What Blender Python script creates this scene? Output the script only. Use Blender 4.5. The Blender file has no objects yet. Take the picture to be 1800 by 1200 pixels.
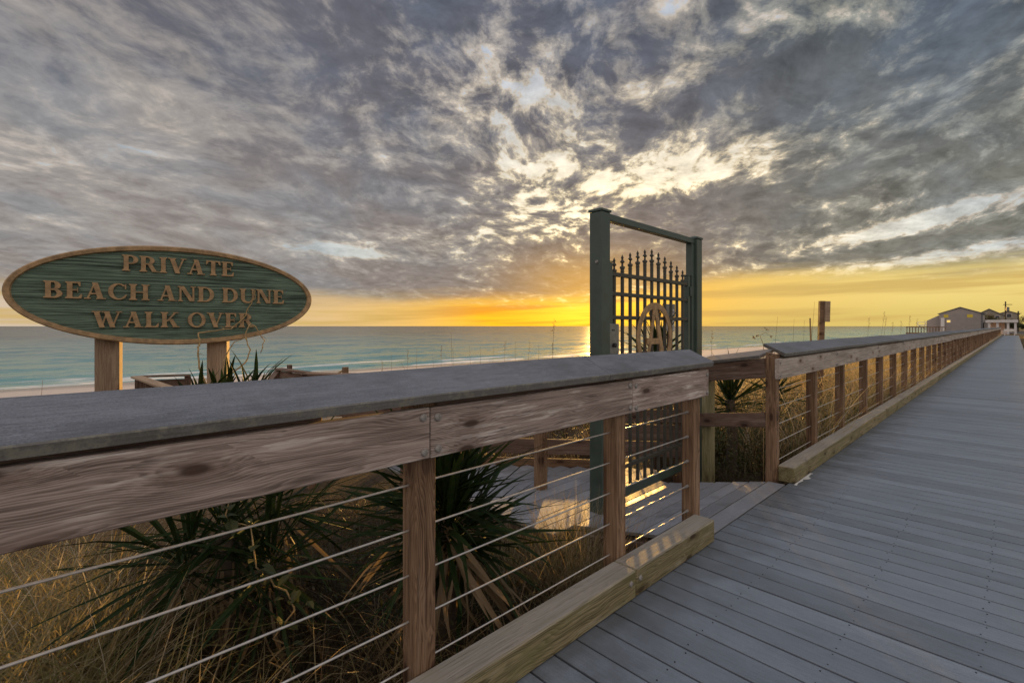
import bpy, bmesh, math, random
import numpy as np
from mathutils import Matrix, Vector

scene = bpy.context.scene
COL = scene.collection
random.seed(7)
rng = np.random.default_rng(11)
R = math.radians

# ------------------------------------------------------------------ camera, sky, sun, exposure
TH = math.atan2(885.0, 850.0)
S_, C_ = math.sin(TH), math.cos(TH)
FWD = (-S_, C_, 0.0)
RGT = (C_, S_, 0.0)
EYE = 1.4

cam_d = bpy.data.cameras.new('camera')
cam_d.sensor_width = 36.0
cam_d.lens = 17.0
cam_d.shift_y = -27.0 / 1800.0
cam_d.clip_start = 0.05
cam_d.clip_end = 60000.0
cam = bpy.data.objects.new('camera', cam_d)
COL.objects.link(cam)
cam.location = (0, 0, EYE)
cam.rotation_euler = (R(90), 0, TH)
scene.camera = cam

SUN_EL = R(3.5)
_t = 157.0 / 850.0
sx, sy = FWD[0] + _t * RGT[0], FWD[1] + _t * RGT[1]
_n = math.hypot(sx, sy)
SUN_DIR = Vector((sx / _n * math.cos(SUN_EL), sy / _n * math.cos(SUN_EL), math.sin(SUN_EL)))
sun_d = bpy.data.lights.new('sun', 'SUN')
sun_d.energy = 5.0
sun_d.angle = R(0.6)
sun_d.color = (1.0, 0.54, 0.13)
sun = bpy.data.objects.new('sun', sun_d)
COL.objects.link(sun)
sun.rotation_euler = SUN_DIR.to_track_quat('Z', 'Y').to_euler()
sun.location = (-20, 30, 20)

scene.view_settings.view_transform = 'Standard'
scene.view_settings.look = 'None'
scene.view_settings.exposure = 0.18
scene.view_settings.gamma = 1.0
scene.view_settings.use_curve_mapping = False


class NT:
    """small helper for writing node trees as expressions"""
    def __init__(self, tree):
        self.t = tree
        tree.nodes.clear()

    def n(self, typ, ins=None, **props):
        nd = self.t.nodes.new(typ)
        for k, v in props.items():
            setattr(nd, k, v)
        for k, v in (ins or {}).items():
            self.put(nd.inputs[k], v)
        return nd

    def put(self, sock, v):
        if isinstance(v, bpy.types.NodeSocket):
            self.t.links.new(v, sock)
        elif isinstance(v, bpy.types.Node):
            self.t.links.new(v.outputs[0], sock)
        else:
            if hasattr(sock.default_value, '__len__') and isinstance(v, (tuple, list)):
                if len(sock.default_value) == 4 and len(v) == 3:
                    v = (*v, 1.0)
            sock.default_value = v

    def m(self, op, a, b=None, c=None, clamp=False):
        nd = self.t.nodes.new('ShaderNodeMath')
        nd.operation = op
        nd.use_clamp = clamp
        for i, v in enumerate((a, b, c)):
            if v is not None:
                self.put(nd.inputs[i], v)
        return nd.outputs[0]

    def add(self, a, b): return self.m('ADD', a, b)
    def sub(self, a, b): return self.m('SUBTRACT', a, b)
    def mul(self, a, b): return self.m('MULTIPLY', a, b)
    def div(self, a, b): return self.m('DIVIDE', a, b)

    def vec(self, op, a, b=None, scale=None):
        nd = self.t.nodes.new('ShaderNodeVectorMath')
        nd.operation = op
        self.put(nd.inputs[0], a)
        if b is not None:
            self.put(nd.inputs[1], b)
        if scale is not None:
            self.put(nd.inputs['Scale'], scale)
        return nd.outputs['Value'] if op in ('DOT_PRODUCT', 'LENGTH', 'DISTANCE') else nd.outputs[0]

    def xyz(self, x, y, z=0.0):
        nd = self.t.nodes.new('ShaderNodeCombineXYZ')
        for i, v in enumerate((x, y, z)):
            self.put(nd.inputs[i], v)
        return nd.outputs[0]

    def sep(self, v):
        nd = self.t.nodes.new('ShaderNodeSeparateXYZ')
        self.put(nd.inputs[0], v)
        return nd.outputs

    def smooth(self, v, lo, hi, a=0.0, b=1.0):
        nd = self.t.nodes.new('ShaderNodeMapRange')
        nd.interpolation_type = 'SMOOTHSTEP'
        self.put(nd.inputs[0], v)
        for i, q in zip((1, 2, 3, 4), (lo, hi, a, b)):
            self.put(nd.inputs[i], q)
        return nd.outputs[0]

    def noise(self, v, scale=1.0, detail=4.0, rough=0.5, dist=0.0, lac=2.0):
        nd = self.t.nodes.new('ShaderNodeTexNoise')
        self.put(nd.inputs['Vector'], v)
        self.put(nd.inputs['Scale'], scale)
        self.put(nd.inputs['Detail'], detail)
        self.put(nd.inputs['Roughness'], rough)
        self.put(nd.inputs['Distortion'], dist)
        self.put(nd.inputs['Lacunarity'], lac)
        return nd.outputs[0]

    def mix(self, f, a, b, blend='MIX'):
        nd = self.t.nodes.new('ShaderNodeMix')
        nd.data_type = 'RGBA'
        nd.blend_type = blend
        self.put(nd.inputs[0], f)
        self.put(nd.inputs[6], a)
        self.put(nd.inputs[7], b)
        return nd.outputs[2]

    def ramp(self, f, stops, interp='LINEAR'):
        nd = self.t.nodes.new('ShaderNodeValToRGB')
        cr = nd.color_ramp
        cr.interpolation = interp
        while len(cr.elements) < len(stops):
            cr.elements.new(0.5)
        for e, (p, c) in zip(cr.elements, stops):
            e.position = p
            e.color = (*c, 1.0) if len(c) == 3 else c
        self.put(nd.inputs[0], f)
        return nd.outputs[0]


def lin(r, g, b):
    f = lambda c: ((c / 255.0 + 0.055) / 1.055) ** 2.4 if c > 10 else c / 255.0 / 12.92
    return (f(r), f(g), f(b))


def build_world():
    w = bpy.data.worlds.new('World')
    scene.world = w
    w.use_nodes = True
    t = NT(w.node_tree)
    sky = t.n('ShaderNodeTexSky')
    sky.sky_type = 'NISHITA'
    sky.sun_disc = False
    sky.sun_elevation = SUN_EL
    sky.sun_rotation = math.atan2(SUN_DIR.x, SUN_DIR.y)
    tc = t.n('ShaderNodeTexCoord')
    D = t.vec('NORMALIZE', tc.outputs['Generated'])
    df = t.vec('DOT_PRODUCT', D, FWD)
    dr = t.vec('DOT_PRODUCT', D, RGT)
    dz = t.sep(D)[2]
    az = t.m('ARCTAN2', dr, df)             # bearing, 0 = out to sea, + towards the houses
    el = t.m('ARCSINE', dz)                 # elevation
    zc = t.add(t.m('MAXIMUM', dz, 0.0), 0.20)
    qf, qr = t.div(df, zc), t.div(dr, zc)   # position on the cloud deck

    def blob(a0, e0, sa, se, tilt=0.0):
        """soft patch of sky around a bearing / elevation (degrees)"""
        a = t.sub(az, R(a0))
        e = t.sub(el, R(e0))
        e = t.sub(e, t.mul(a, tilt))
        a = t.div(a, R(sa))
        e = t.div(e, R(se))
        return t.m('EXPONENT', t.mul(t.add(t.mul(a, a), t.mul(e, e)), -1.0))

    # cloud layer; rolls run out towards the sunset, a little to its left
    pw = t.xyz(t.sub(t.mul(qr, 1.0), t.mul(qf, 0.12)), t.mul(qf, 0.72))
    warp = t.n('ShaderNodeTexNoise', {'Vector': pw, 'Scale': 1.6, 'Detail': 3.0})
    wv = t.vec('SCALE', t.vec('SUBTRACT', warp.outputs['Color'], (0.5, 0.5, 0.5)), scale=0.32)
    p = t.vec('ADD', pw, wv)
    cell = t.m('ADD', blob(4, 22, 11, 13, 0.1), t.mul(blob(14, 15, 12, 5), 0.8), clamp=True)
    lefty = t.smooth(az, R(-4), R(-30))
    righty = t.smooth(az, R(12), R(34))
    big = t.sub(t.noise(t.vec('ADD', p, (3.1, 7.7, 0)), 1.1, 4.0, 0.55), 0.5)
    mid = t.sub(t.noise(t.vec('ADD', p, (13.3, 1.7, 4)), 8.2, 6.0, 0.62), 0.5)
    fine = t.sub(t.noise(t.vec('ADD', p, (5.3, 9.1, 8)), 15.0, 6.0, 0.64), 0.5)
    # wind-drawn streaks on the right
    ps = t.xyz(t.mul(t.sub(qr, t.mul(qf, 0.55)), 3.6), t.mul(t.add(qf, t.mul(qr, 0.5)), 0.8))
    strk = t.sub(t.noise(t.vec('ADD', ps, t.vec('SCALE', wv, scale=0.8)), 1.6, 6.0, 0.62), 0.5)
    d = t.mul(big, t.sub(0.80, t.mul(lefty, 0.20)))
    d = t.add(d, t.mul(mid, t.add(t.sub(1.0, t.mul(lefty, 0.46)), t.mul(cell, 0.50))))
    d = t.add(d, t.mul(fine, t.add(t.sub(0.58, t.mul(lefty, 0.30)), t.mul(cell, 0.34))))
    d = t.add(d, t.mul(strk, t.mul(righty, 0.55)))
    d = t.add(d, 0.10)
    # where the deck is thinner or thicker that evening
    thin = [(-37, 17.5, 5, 3.0, 0, 0.14), (-45, 15, 4, 3.0, 0.05, 0.12), (-43, 9, 6, 3, 0, .10), (-20, 8.4, 6.0, .8, -0.02, 0.34), (-17.5, 8.0, 2.6, .5, -.05, 0.24),
            (2, 23, 5, 7, 0.2, 0.10), (-3, 27, 4, 4, 0, .08), (14, 27, 5, 4, 0, .09),
            (12, 17, 6, 3.0, 0.1, 0.15), (3, 14, 6, 2.6, 0.1, 0.15), (24, 17.2, 9, 1.8, 0.14, 0.38), (21, 21.0, 5, 1.2, 0.1, .10),
            (15, 14.9, 1.8, 1.0, 0.0, 0.30), (40, 9.3, 9, .9, 0.20, 0.46), (40, 6.1, 9, .6, 0.12, .36),
            (6, 10.6, 10, 1.2, 0.02, 0.16), (40, 29, 8, 3, 0, .10), (20, 27, 3, 2, 0, .10)]
    thick = [(28, 24, 12, 3.0, 0.14, 0.14), (38, 18, 9, 3.0, 0, 0.12), (-16, 25, 12, 4, 0, 0.05), (40, 7.5, 8, .7, 0.12, 0.30),
             (22, 11.4, 11, 1.4, 0.05, 0.12), (-8, 5.8, 30, 1.6, 0, 0.10), (30, 13.5, 9, 1.5, .14, .10)]
    for (a0, e0, sa, se, tl, k) in thin:
        d = t.sub(d, t.mul(blob(a0, e0, sa, se, tl), k))
    for (a0, e0, sa, se, tl, k) in thick:
        d = t.add(d, t.mul(blob(a0, e0, sa, se, tl), k))
    body = t.smooth(d, -0.25, 0.30)         # 0 hole .. 1 thickest

    # warmth: how near the sunset the cloud is
    sa_ = math.degrees(math.atan(_t))
    warm = blob(sa_ + 3, 7, 22, 16)
    high = t.smooth(el, R(8), R(28))
    # thick underside, half-lit veil, bright edge and hole
    dark = t.mix(high, lin(137, 128, 124), lin(100, 100, 109))
    dark = t.mix(righty, dark, t.mix(high, lin(118, 117, 108), lin(88, 94, 100)))
    dark = t.mix(t.mul(warm, 0.55), dark, lin(112, 102, 98))
    veil = t.mix(warm, t.mix(righty, lin(154, 148, 144), lin(136, 138, 132)), lin(158, 145, 126))
    edge = t.mix(warm, lin(186, 176, 166), (1.0, 0.80, 0.46))
    hole_blue = t.mix(high, lin(168, 186, 196), lin(128, 154, 188))
    hole = t.mix(warm, t.mix(0.4, hole_blue, lin(196, 192, 186)), (1.35, 1.12, 0.74))
    c1 = t.mix(t.smooth(body, 0.02, 0.22), hole, edge)
    c2 = t.mix(t.smooth(body, 0.12, 0.46), c1, veil)
    cloud = t.mix(t.smooth(body, 0.40, 0.90), c2, dark)
    # patches of blue-grey in the veil
    tint = t.noise(t.vec('ADD', p, (31, 3, 2)), 1.7, 4.0, 0.55)
    cloud = t.mix(t.mul(t.smooth(tint, 0.46, 0.64), t.mul(t.sub(1.0, warm), 0.42)), cloud, t.mix(high, lin(126, 134, 142), lin(92, 106, 126)))

    # ripples inside the thick parts of the deck
    rip = t.noise(t.vec('ADD', t.vec('MULTIPLY', p, (1.0, 1.5, 1.0)), (2.7, 17.0, 5)), 11.0, 6.0, 0.66)
    tex = t.add(1.0, t.add(t.mul(t.sub(rip, 0.5), t.sub(1.25, t.mul(lefty, 0.65))), t.mul(strk, t.mul(righty, 0.9))))
    tex = t.add(tex, t.mul(mid, t.add(-0.9, t.mul(lefty, 0.55))))
    tex = t.m('MAXIMUM', tex, 0.6)
    cloud = t.mix(1.0, cloud, t.n('ShaderNodeCombineColor', {0: tex, 1: tex, 2: tex}).outputs[0], 'MULTIPLY')

    # clear strip over the sea
    wob = t.mul(t.sub(t.noise(t.xyz(t.mul(az, 3.0), t.mul(el, 26.0)), 1.6, 5.0, 0.6), 0.5), R(2.6))
    el2 = t.add(el, wob)
    glow = t.m('ADD', blob(sa_ - 2.0, 1.8, 10, 5.0), t.mul(blob(sa_ - 11, 1.8, 9, 3.4), 0.9), clamp=True)
    glow2 = blob(sa_ - 1.0, 2.4, 6.0, 3.2)
    side = t.smooth(az, R(-46), R(4))
    strip = t.mix(side, lin(206, 186, 162), lin(236, 188, 92))
    strip = t.mix(t.smooth(az, R(14), R(44)), strip, lin(232, 206, 124))
    dusk = t.mul(t.smooth(el, R(3.0), R(0.6)), t.smooth(az, R(14), R(24)))
    strip = t.mix(t.mul(dusk, 0.70), strip, lin(206, 182, 100))
    strip = t.mix(glow, strip, (1.08, 0.55, 0.018))
    strip = t.mix(t.mul(glow2, 0.8), strip, (1.8, 1.05, 0.06))
    # bars of thin cloud lying in the strip
    bars = t.noise(t.xyz(t.mul(az, 2.2), t.mul(t.sub(el, t.mul(az, 0.02)), 46.0), 3.0), 1.0, 4.0, 0.55)
    strip = t.mix(t.mul(t.smooth(bars, 0.44, 0.62), 0.80), strip, t.mix(glow, lin(200, 168, 96), lin(228, 146, 40)))
    top = t.add(R(2.9), t.mul(t.smooth(az, R(10), R(24)), R(2.3)))
    m_strip = t.sub(1.0, t.smooth(t.sub(el2, top), R(-1.3), R(1.9)))
    col = t.mix(m_strip, cloud, strip)
    col = t.mix(t.mul(blob(sa_ - 1, 5.0, 9, 3.4), 0.55), col, lin(244, 180, 58))
    # sky out of view overhead and inland, brightened to fill the foreground
    back = t.smooth(df, 0.45, -0.35)
    over = t.m('MAXIMUM', t.smooth(dz, 0.56, 0.86), back)
    pale = t.mix(body, (0.47, 0.58, 0.75), (0.36, 0.45, 0.58))
    # inland part tinted warm as added fill on the boards and posts
    pale = t.mix(back, pale, t.mix(body, (0.84, 0.73, 0.66), (0.62, 0.54, 0.50)))
    col = t.mix(over, col, pale)
    below = t.smooth(dz, -0.02, -0.004)
    col = t.mix(below, (0.10, 0.10, 0.10), col)
    bg1 = t.n('ShaderNodeBackground', {'Color': sky.outputs[0], 'Strength': 0.05})
    bg2 = t.n('ShaderNodeBackground', {'Color': col, 'Strength': 1.0})
    mixs = t.n('ShaderNodeMixShader', {0: 0.94, 1: bg1.outputs[0], 2: bg2.outputs[0]})
    out = t.n('ShaderNodeOutputWorld')
    t.t.links.new(mixs.outputs[0], out.inputs['Surface'])
    w.cycles.sampling_method = 'MANUAL'
    w.cycles.sample_map_resolution = 1024


build_world()

# ------------------------------------------------------------------ materials
MATS = {}


def new_mat(name):
    m = bpy.data.materials.new(name)
    m.use_nodes = True
    t = NT(m.node_tree)
    MATS[name] = m
    return m, t


def finish(t, color, rough=0.6, bump=None, bump_d=0.002, spec=0.5, metal=0.0, extra=None):
    ins = {'Base Color': color, 'Roughness': rough, 'Metallic': metal, 'Specular IOR Level': spec}
    if extra:
        ins.update(extra)
    b = t.n('ShaderNodeBsdfPrincipled', ins)
    if bump is not None:
        bp = t.n('ShaderNodeBump', {'Height': bump, 'Distance': bump_d, 'Strength': 1.0})
        t.put(b.inputs['Normal'], bp.outputs[0])
    o = t.n('ShaderNodeOutputMaterial')
    t.t.links.new(b.outputs[0], o.inputs[0])
    return b


def wood(name, dark, light, bleach=(0.5, 0.46, 0.42), bleach_amt=0.4, algae=0.0, algae_col=(0.17, 0.17, 0.05), top_grey=0.0, knots=1.0, ring=150.0, bump=0.0011, red=0.0):
    m, t = new_mat(name)
    tc = t.n('ShaderNodeTexCoord')
    oi = t.n('ShaderNodeObjectInfo')
    rnd = oi.outputs['Random']
    P = t.vec('ADD', tc.outputs['Object'], t.vec('SCALE', (13.7, 3.1, 5.9), scale=rnd))
    x, y, z = t.sep(P)
    # knots: sparse points that push the grain aside
    kv = t.xyz(t.mul(x, 2.3), t.mul(t.add(z, t.mul(y, 0.8)), 6.0), 0.0)
    vor = t.n('ShaderNodeTexVoronoi', {'Vector': kv, 'Scale': 1.0, 'Randomness': 0.95}, voronoi_dimensions='2D')
    kd = vor.outputs['Distance']
    has = t.smooth(t.sep(vor.outputs['Color'])[0], 0.38, 0.45)
    near = t.mul(t.m('EXPONENT', t.mul(t.mul(kd, kd), -16.0)), t.mul(has, knots))
    core = t.mul(t.sub(1.0, t.smooth(kd, 0.05, 0.12)), t.mul(has, knots))
    slow = t.noise(t.xyz(t.mul(x, 1.1), t.mul(y, 3.0), t.mul(z, 3.0)), 1.0, 3.0, 0.55)
    # growth rings round an axis off the board
    oy = t.add(0.16, t.mul(rnd, 0.05))
    yy = t.add(t.sub(y, oy), t.mul(t.sub(slow, 0.5), 0.11))
    zz = t.add(z, t.mul(t.sub(slow, 0.5), 0.16))
    r = t.m('SQRT', t.add(t.mul(yy, yy), t.mul(zz, zz)))
    r = t.add(r, t.mul(near, 0.022))
    r = t.add(r, t.mul(t.sub(t.noise(t.xyz(t.mul(x, 0.5), t.mul(y, 26.0), t.mul(z, 26.0)), 1.0, 2.0), 0.5), 0.030))
    saw = t.m('FRACT', t.mul(r, ring))
    ringv = t.mul(saw, t.sub(1.0, t.smooth(saw, 0.72, 1.0)))
    fib = t.noise(t.xyz(t.mul(x, 2.2), t.mul(t.add(y, t.mul(near, 0.03)), 85.0), t.mul(z, 85.0)), 1.0, 5.0, 0.65)
    patch = t.noise(t.xyz(t.mul(x, 1.6), t.mul(y, 9.0), t.mul(z, 9.0)), 1.0, 4.0, 0.6)
    g = t.add(t.add(t.mul(ringv, 0.26), t.mul(fib, 0.95)), t.mul(patch, 0.50))
    g = t.smooth(g, 0.56, 1.04)
    col = t.mix(g, dark, light)
    # bleached raised fibres
    bl = t.mul(t.smooth(t.noise(t.xyz(t.mul(x, 3.6), t.mul(y, 58.0), t.mul(z, 58.0)), 1.0, 4.0, 0.62), 0.52, 0.60), t.smooth(patch, 0.42, 0.60))
    col = t.mix(t.mul(bl, bleach_amt), col, bleach)
    tone = t.sub(1.12, t.mul(rnd, 0.26))
    col = t.mix(1.0, col, t.n('ShaderNodeCombineColor', {0: tone, 1: tone, 2: tone}).outputs[0], 'MULTIPLY')
    halo = t.mul(t.sub(1.0, t.smooth(kd, 0.10, 0.30)), t.mul(has, knots))
    col = t.mix(t.mul(halo, 0.45), col, (dark[0] * 0.9, dark[1] * 0.75, dark[2] * 0.65))
    col = t.mix(t.mul(core, 0.9), col, (dark[0] * 0.42, dark[1] * 0.30, dark[2] * 0.24))
    # long drying cracks
    crack = t.noise(t.xyz(t.mul(x, 1.4), t.mul(y, 62.0), t.mul(z, 62.0)), 1.0, 2.0, 0.5)
    ck = t.smooth(t.m('ABSOLUTE', t.sub(crack, 0.5)), 0.0, 0.012)
    ckm = t.add(ck, t.sub(1.0, t.smooth(patch, 0.5, 0.6)))
    ckm = t.m('MINIMUM', ckm, 1.0)
    col = t.mix(t.mul(t.sub(1.0, ckm), 0.75), col, (0.03, 0.022, 0.016))
    if algae:
        ag = t.noise(t.xyz(t.mul(x, 2.2), t.mul(y, 7.0), t.mul(z, 7.0)), 1.0, 5.0, 0.65)
        col = t.mix(t.mul(t.smooth(ag, 0.44, 0.68), algae), col, algae_col)
    if top_grey:
        nz = t.sep(t.n('ShaderNodeNewGeometry').outputs['Normal'])[2]
        col = t.mix(t.mul(t.smooth(nz, 0.55, 0.85), t.mul(top_grey, t.smooth(fib, 0.3, 0.75, 0.55, 1.0))), col, (0.36, 0.335, 0.315))
    h = t.add(t.add(t.mul(fib, 1.0), t.mul(ringv, 0.15)), t.mul(ckm, 1.2))
    finish(t, col, t.smooth(fib, 0.2, 0.8, 0.62, 0.82), h, bump, spec=0.35)
    return m


M_FASCIA = wood('weathered_pine', (0.140, 0.103, 0.088), (0.45, 0.365, 0.328), (0.70, 0.64, 0.60), 0.85)
M_POST = wood('brown_pine', (0.075, 0.038, 0.020), (0.30, 0.190, 0.112), (0.42, 0.33, 0.26), 0.2, knots=0.9)
M_KERB = wood('mossy_timber', (0.095, 0.078, 0.036), (0.33, 0.275, 0.150), (0.5, 0.47, 0.38), 0.35, algae=0.6, algae_col=(0.145, 0.145, 0.05), top_grey=0.85, ring=110)
M_OLIVE = wood('treated_green_pine', (0.15, 0.14, 0.07), (0.34, 0.31, 0.17), knots=0.6)
M_DARKWOOD = wood('old_dark_pine', (0.075, 0.045, 0.033), (0.22, 0.150, 0.115), (0.40, 0.34, 0.30), 0.3)
M_SIGNPOST = wood('pale_post_wood', (0.22, 0.15, 0.10), (0.46, 0.34, 0.23), (0.5, 0.42, 0.34), 0.3)
M_FARRAIL = wood('silvered_pine', (0.24, 0.20, 0.17), (0.56, 0.49, 0.43), (0.66, 0.61, 0.56), 0.6)


def composite(name, base, fleck=0.35, rough=0.55, stain=0.0, spec=0.5):
    m, t = new_mat(name)
    tc = t.n('ShaderNodeTexCoord')
    rnd = t.n('ShaderNodeObjectInfo').outputs['Random']
    P = t.vec('ADD', tc.outputs['Object'], t.vec('SCALE', (23.7, 7.1, 5.9), scale=rnd))
    x, y, z = t.sep(P)
    streak = t.noise(t.xyz(t.mul(x, 9.0), t.mul(y, 160.0), t.mul(z, 160.0)), 1.0, 3.0, 0.6)
    cloud = t.noise(t.xyz(t.mul(x, 2.0), t.mul(y, 6.0), t.mul(z, 6.0)), 1.0, 5.0, 0.65)
    speck = t.noise(P, 190.0, 3.0, 0.7)
    v = t.add(t.add(t.mul(streak, 0.55), t.mul(cloud, 0.55)), t.mul(speck, 0.75))
    v = t.smooth(v, 0.66, 1.18)
    lo = tuple(c * (1 - fleck) for c in base)
    hi = tuple(min(0.8, c * (1 + fleck * 0.75)) for c in base)
    col = t.mix(v, lo, hi)
    tone = t.add(0.82, t.mul(rnd, 0.34))
    col = t.mix(1.0, col, t.n('ShaderNodeCombineColor', {0: tone, 1: tone, 2: tone}).outputs[0], 'MULTIPLY')
    if stain:
        wp = t.n('ShaderNodeNewGeometry').outputs['Position']
        # mildew that creeps in from the kerb, and odd drips
        wx = t.sep(wp)[0]
        edge = t.smooth(t.add(wx, t.mul(t.noise(wp, 5.0, 4.0, 0.6), 0.9)), -0.98, -0.45, 1.0, 0.0)
        col = t.mix(t.mul(edge, stain), col, (0.055, 0.058, 0.058))
        spot = t.noise(wp, 9.0, 3.0, 0.7)
        col = t.mix(t.mul(t.smooth(spot, 0.70, 0.78), 0.45), col, (0.08, 0.083, 0.088))
        worn = t.noise(wp, 1.1, 3.0, 0.5)
        col = t.mix(t.mul(t.smooth(worn, 0.35, 0.7), 0.22), col, tuple(min(.8, c * 1.3) for c in base))
    else:
        mark = t.noise(t.xyz(t.mul(x, 14.0), t.mul(y, 40.0), t.mul(z, 40.0)), 1.0, 4.0, 0.7)
        col = t.mix(t.mul(t.smooth(mark, 0.60, 0.72), 0.55), col, tuple(min(.8, c * 2.0) for c in base))
        blot = t.noise(P, 3.5, 5.0, 0.65)
        col = t.mix(t.mul(t.smooth(blot, 0.50, 0.66), 0.45), col, (0.085, 0.085, 0.085))
        lich = t.noise(P, 26.0, 5.0, 0.7)
        nz = t.sep(t.n('ShaderNodeNewGeometry').outputs['Normal'])[2]
        sidem = t.smooth(nz, 0.75, 0.5)
        col = t.mix(t.mul(t.smooth(lich, 0.50, 0.62), t.mul(sidem, 0.7)), col, (0.30, 0.30, 0.24))
        col = t.mix(t.mul(sidem, 0.45), col, (0.15, 0.135, 0.10))
    h = t.add(t.mul(streak, 0.8), t.mul(speck, 0.5))
    finish(t, col, t.smooth(v, 0, 1, rough - 0.06, rough + 0.12), h, 0.0007, spec=spec)
    return m


M_DECK = composite('grey_composite_plank', (0.196, 0.230, 0.276), 0.30, 0.50, stain=0.6)
M_CAP = composite('grey_composite_cap', (0.150, 0.158, 0.178), 0.5, 0.62)
M_LAND = composite('pale_composite_plank', (0.25, 0.26, 0.29), 0.24, 0.52)


def plain(name, base, rough=0.5, metal=0.0, var=0.15, scale=8.0, bump_d=0.0, spec=0.5, streak=None):
    m, t = new_mat(name)
    tc = t.n('ShaderNodeTexCoord')
    v = tc.outputs['Object']
    if streak:
        v = t.vec('MULTIPLY', v, streak)
    n = t.noise(v, scale, 5.0, 0.6)
    k = t.smooth(n, 0.3, 0.7)
    col = t.mix(k, tuple(c * (1 - var) for c in base), tuple(min(0.85, c * (1 + var)) for c in base))
    finish(t, col, t.smooth(n, 0.3, 0.7, rough - 0.05, rough + 0.08), n if bump_d else None, bump_d, metal=metal, spec=spec)
    return m


M_GATE = plain('green_gate_paint', (0.058, 0.086, 0.073), 0.42, 0.0, 0.18, 5.0)
M_PICKET = plain('bronze_green_paint', (0.055, 0.053, 0.042), 0.5, 0.0, 0.2, 20.0)
M_GOLD = plain('tan_gold_paint', (0.36, 0.235, 0.120), 0.65, 0.0, 0.32, 22.0, 0.0006)
M_STEEL = plain('galvanised_steel', (0.30, 0.285, 0.27), 0.6, 0.35, 0.25, 60.0)
M_CABLE = plain('steel_cable', (0.52, 0.50, 0.47), 0.4, 0.45, 0.15, 30.0)
M_BLACK = plain('black_slot', (0.02, 0.02, 0.02), 0.6)
M_LOCK = plain('grey_lock_metal', (0.22, 0.23, 0.22), 0.4, 0.4, 0.15, 20.0)
M_WHITE = plain('white_paint', (0.72, 0.70, 0.68), 0.6, 0.0, 0.08, 3.0)
M_SIGNWHITE = plain('faded_notice', (0.55, 0.55, 0.53), 0.6, 0.0, 0.3, 40.0)
M_SIDING = plain('grey_siding', (0.36, 0.325, 0.305), 0.7, 0.0, 0.07, 1.0)
M_SIDING2 = plain('tan_siding', (0.30, 0.275, 0.225), 0.7, 0.0, 0.07, 1.0)
M_PEACH = plain('peach_stucco', (0.62, 0.50, 0.44), 0.8, 0.0, 0.07, 1.0)
M_ROOF = plain('grey_shingle', (0.15, 0.15, 0.16), 0.85, 0.0, 0.25, 3.0)
M_BARK = plain('grey_bark', (0.10, 0.08, 0.06), 0.9, 0.0, 0.3, 25.0, 0.004)
M_TWIG = plain('dry_twig', (0.38, 0.27, 0.13), 0.8, 0.0, 0.3, 40.0)
M_ASPH = plain('asphalt', (0.06, 0.06, 0.062), 0.85, 0.0, 0.2, 2.0)
M_CONC = plain('concrete', (0.42, 0.40, 0.37), 0.8, 0.0, 0.12, 3.0)
M_CAR = plain('red_car_paint', (0.30, 0.05, 0.05), 0.25, 0.2, 0.04, 2.0)
M_TYRE = plain('tyre_rubber', (0.025, 0.025, 0.025), 0.8)
M_GLASS = plain('dark_glass', (0.03, 0.035, 0.04), 0.08)
M_SPILL = plain('white_spill', (0.68, 0.68, 0.66), 0.7, 0.0, 0.1, 40.0)


def emit(name, col, s):
    m, t = new_mat(name)
    e = t.n('ShaderNodeEmission', {'Color': col, 'Strength': s})
    o = t.n('ShaderNodeOutputMaterial')
    t.t.links.new(e.outputs[0], o.inputs[0])
    return m


M_SUNSETPANE = emit('sunset_glow_pane', (0.85, 0.58, 0.08), 0.30)  # emission stands in for the sunset showing through the panes, no lamp indoors
M_SUNSETPANE2 = emit('bright_sunset_glow_pane', (1.0, 0.66, 0.16), 0.9)  # same painted sunset glow, stronger
M_HEAD = emit('headlight_glow', (1.0, 0.85, 0.6), 6.0)


def carved():
    m, t = new_mat('carved_green_panel')
    tc = t.n('ShaderNodeTexCoord')
    x, y, z = t.sep(tc.outputs['Object'])
    slow = t.noise(t.xyz(t.mul(x, 1.0), t.mul(z, 4.0), 0.0), 1.0, 3.0, 0.5)
    zz = t.add(z, t.mul(t.sub(slow, 0.5), 0.05))
    a = t.noise(t.xyz(t.mul(x, 1.6), t.mul(zz, 75.0), 1.0), 1.0, 4.0, 0.6)
    b = t.noise(t.xyz(t.mul(x, 5.0), t.mul(zz, 190.0), 4.0), 1.0, 4.0, 0.65)
    pz = t.noise(t.xyz(t.mul(x, 2.0), t.mul(z, 5.0), 7.0), 1.0, 4.0, 0.6)
    v = t.smooth(t.add(t.mul(a, 0.7), t.mul(b, 0.5)), 0.42, 0.80)
    col = t.mix(v, (0.016, 0.030, 0.020), (0.23, 0.33, 0.255))
    col = t.mix(t.mul(t.smooth(pz, 0.45, 0.7), 0.45), col, (0.085, 0.135, 0.100))
    col = t.mix(t.mul(t.smooth(b, 0.60, 0.75), 0.5), col, (0.30, 0.38, 0.33))
    finish(t, col, 0.75, t.add(t.mul(a, 1.0), t.mul(b, 0.6)), 0.006, spec=0.3)
    return m


M_PANEL = carved()


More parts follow.
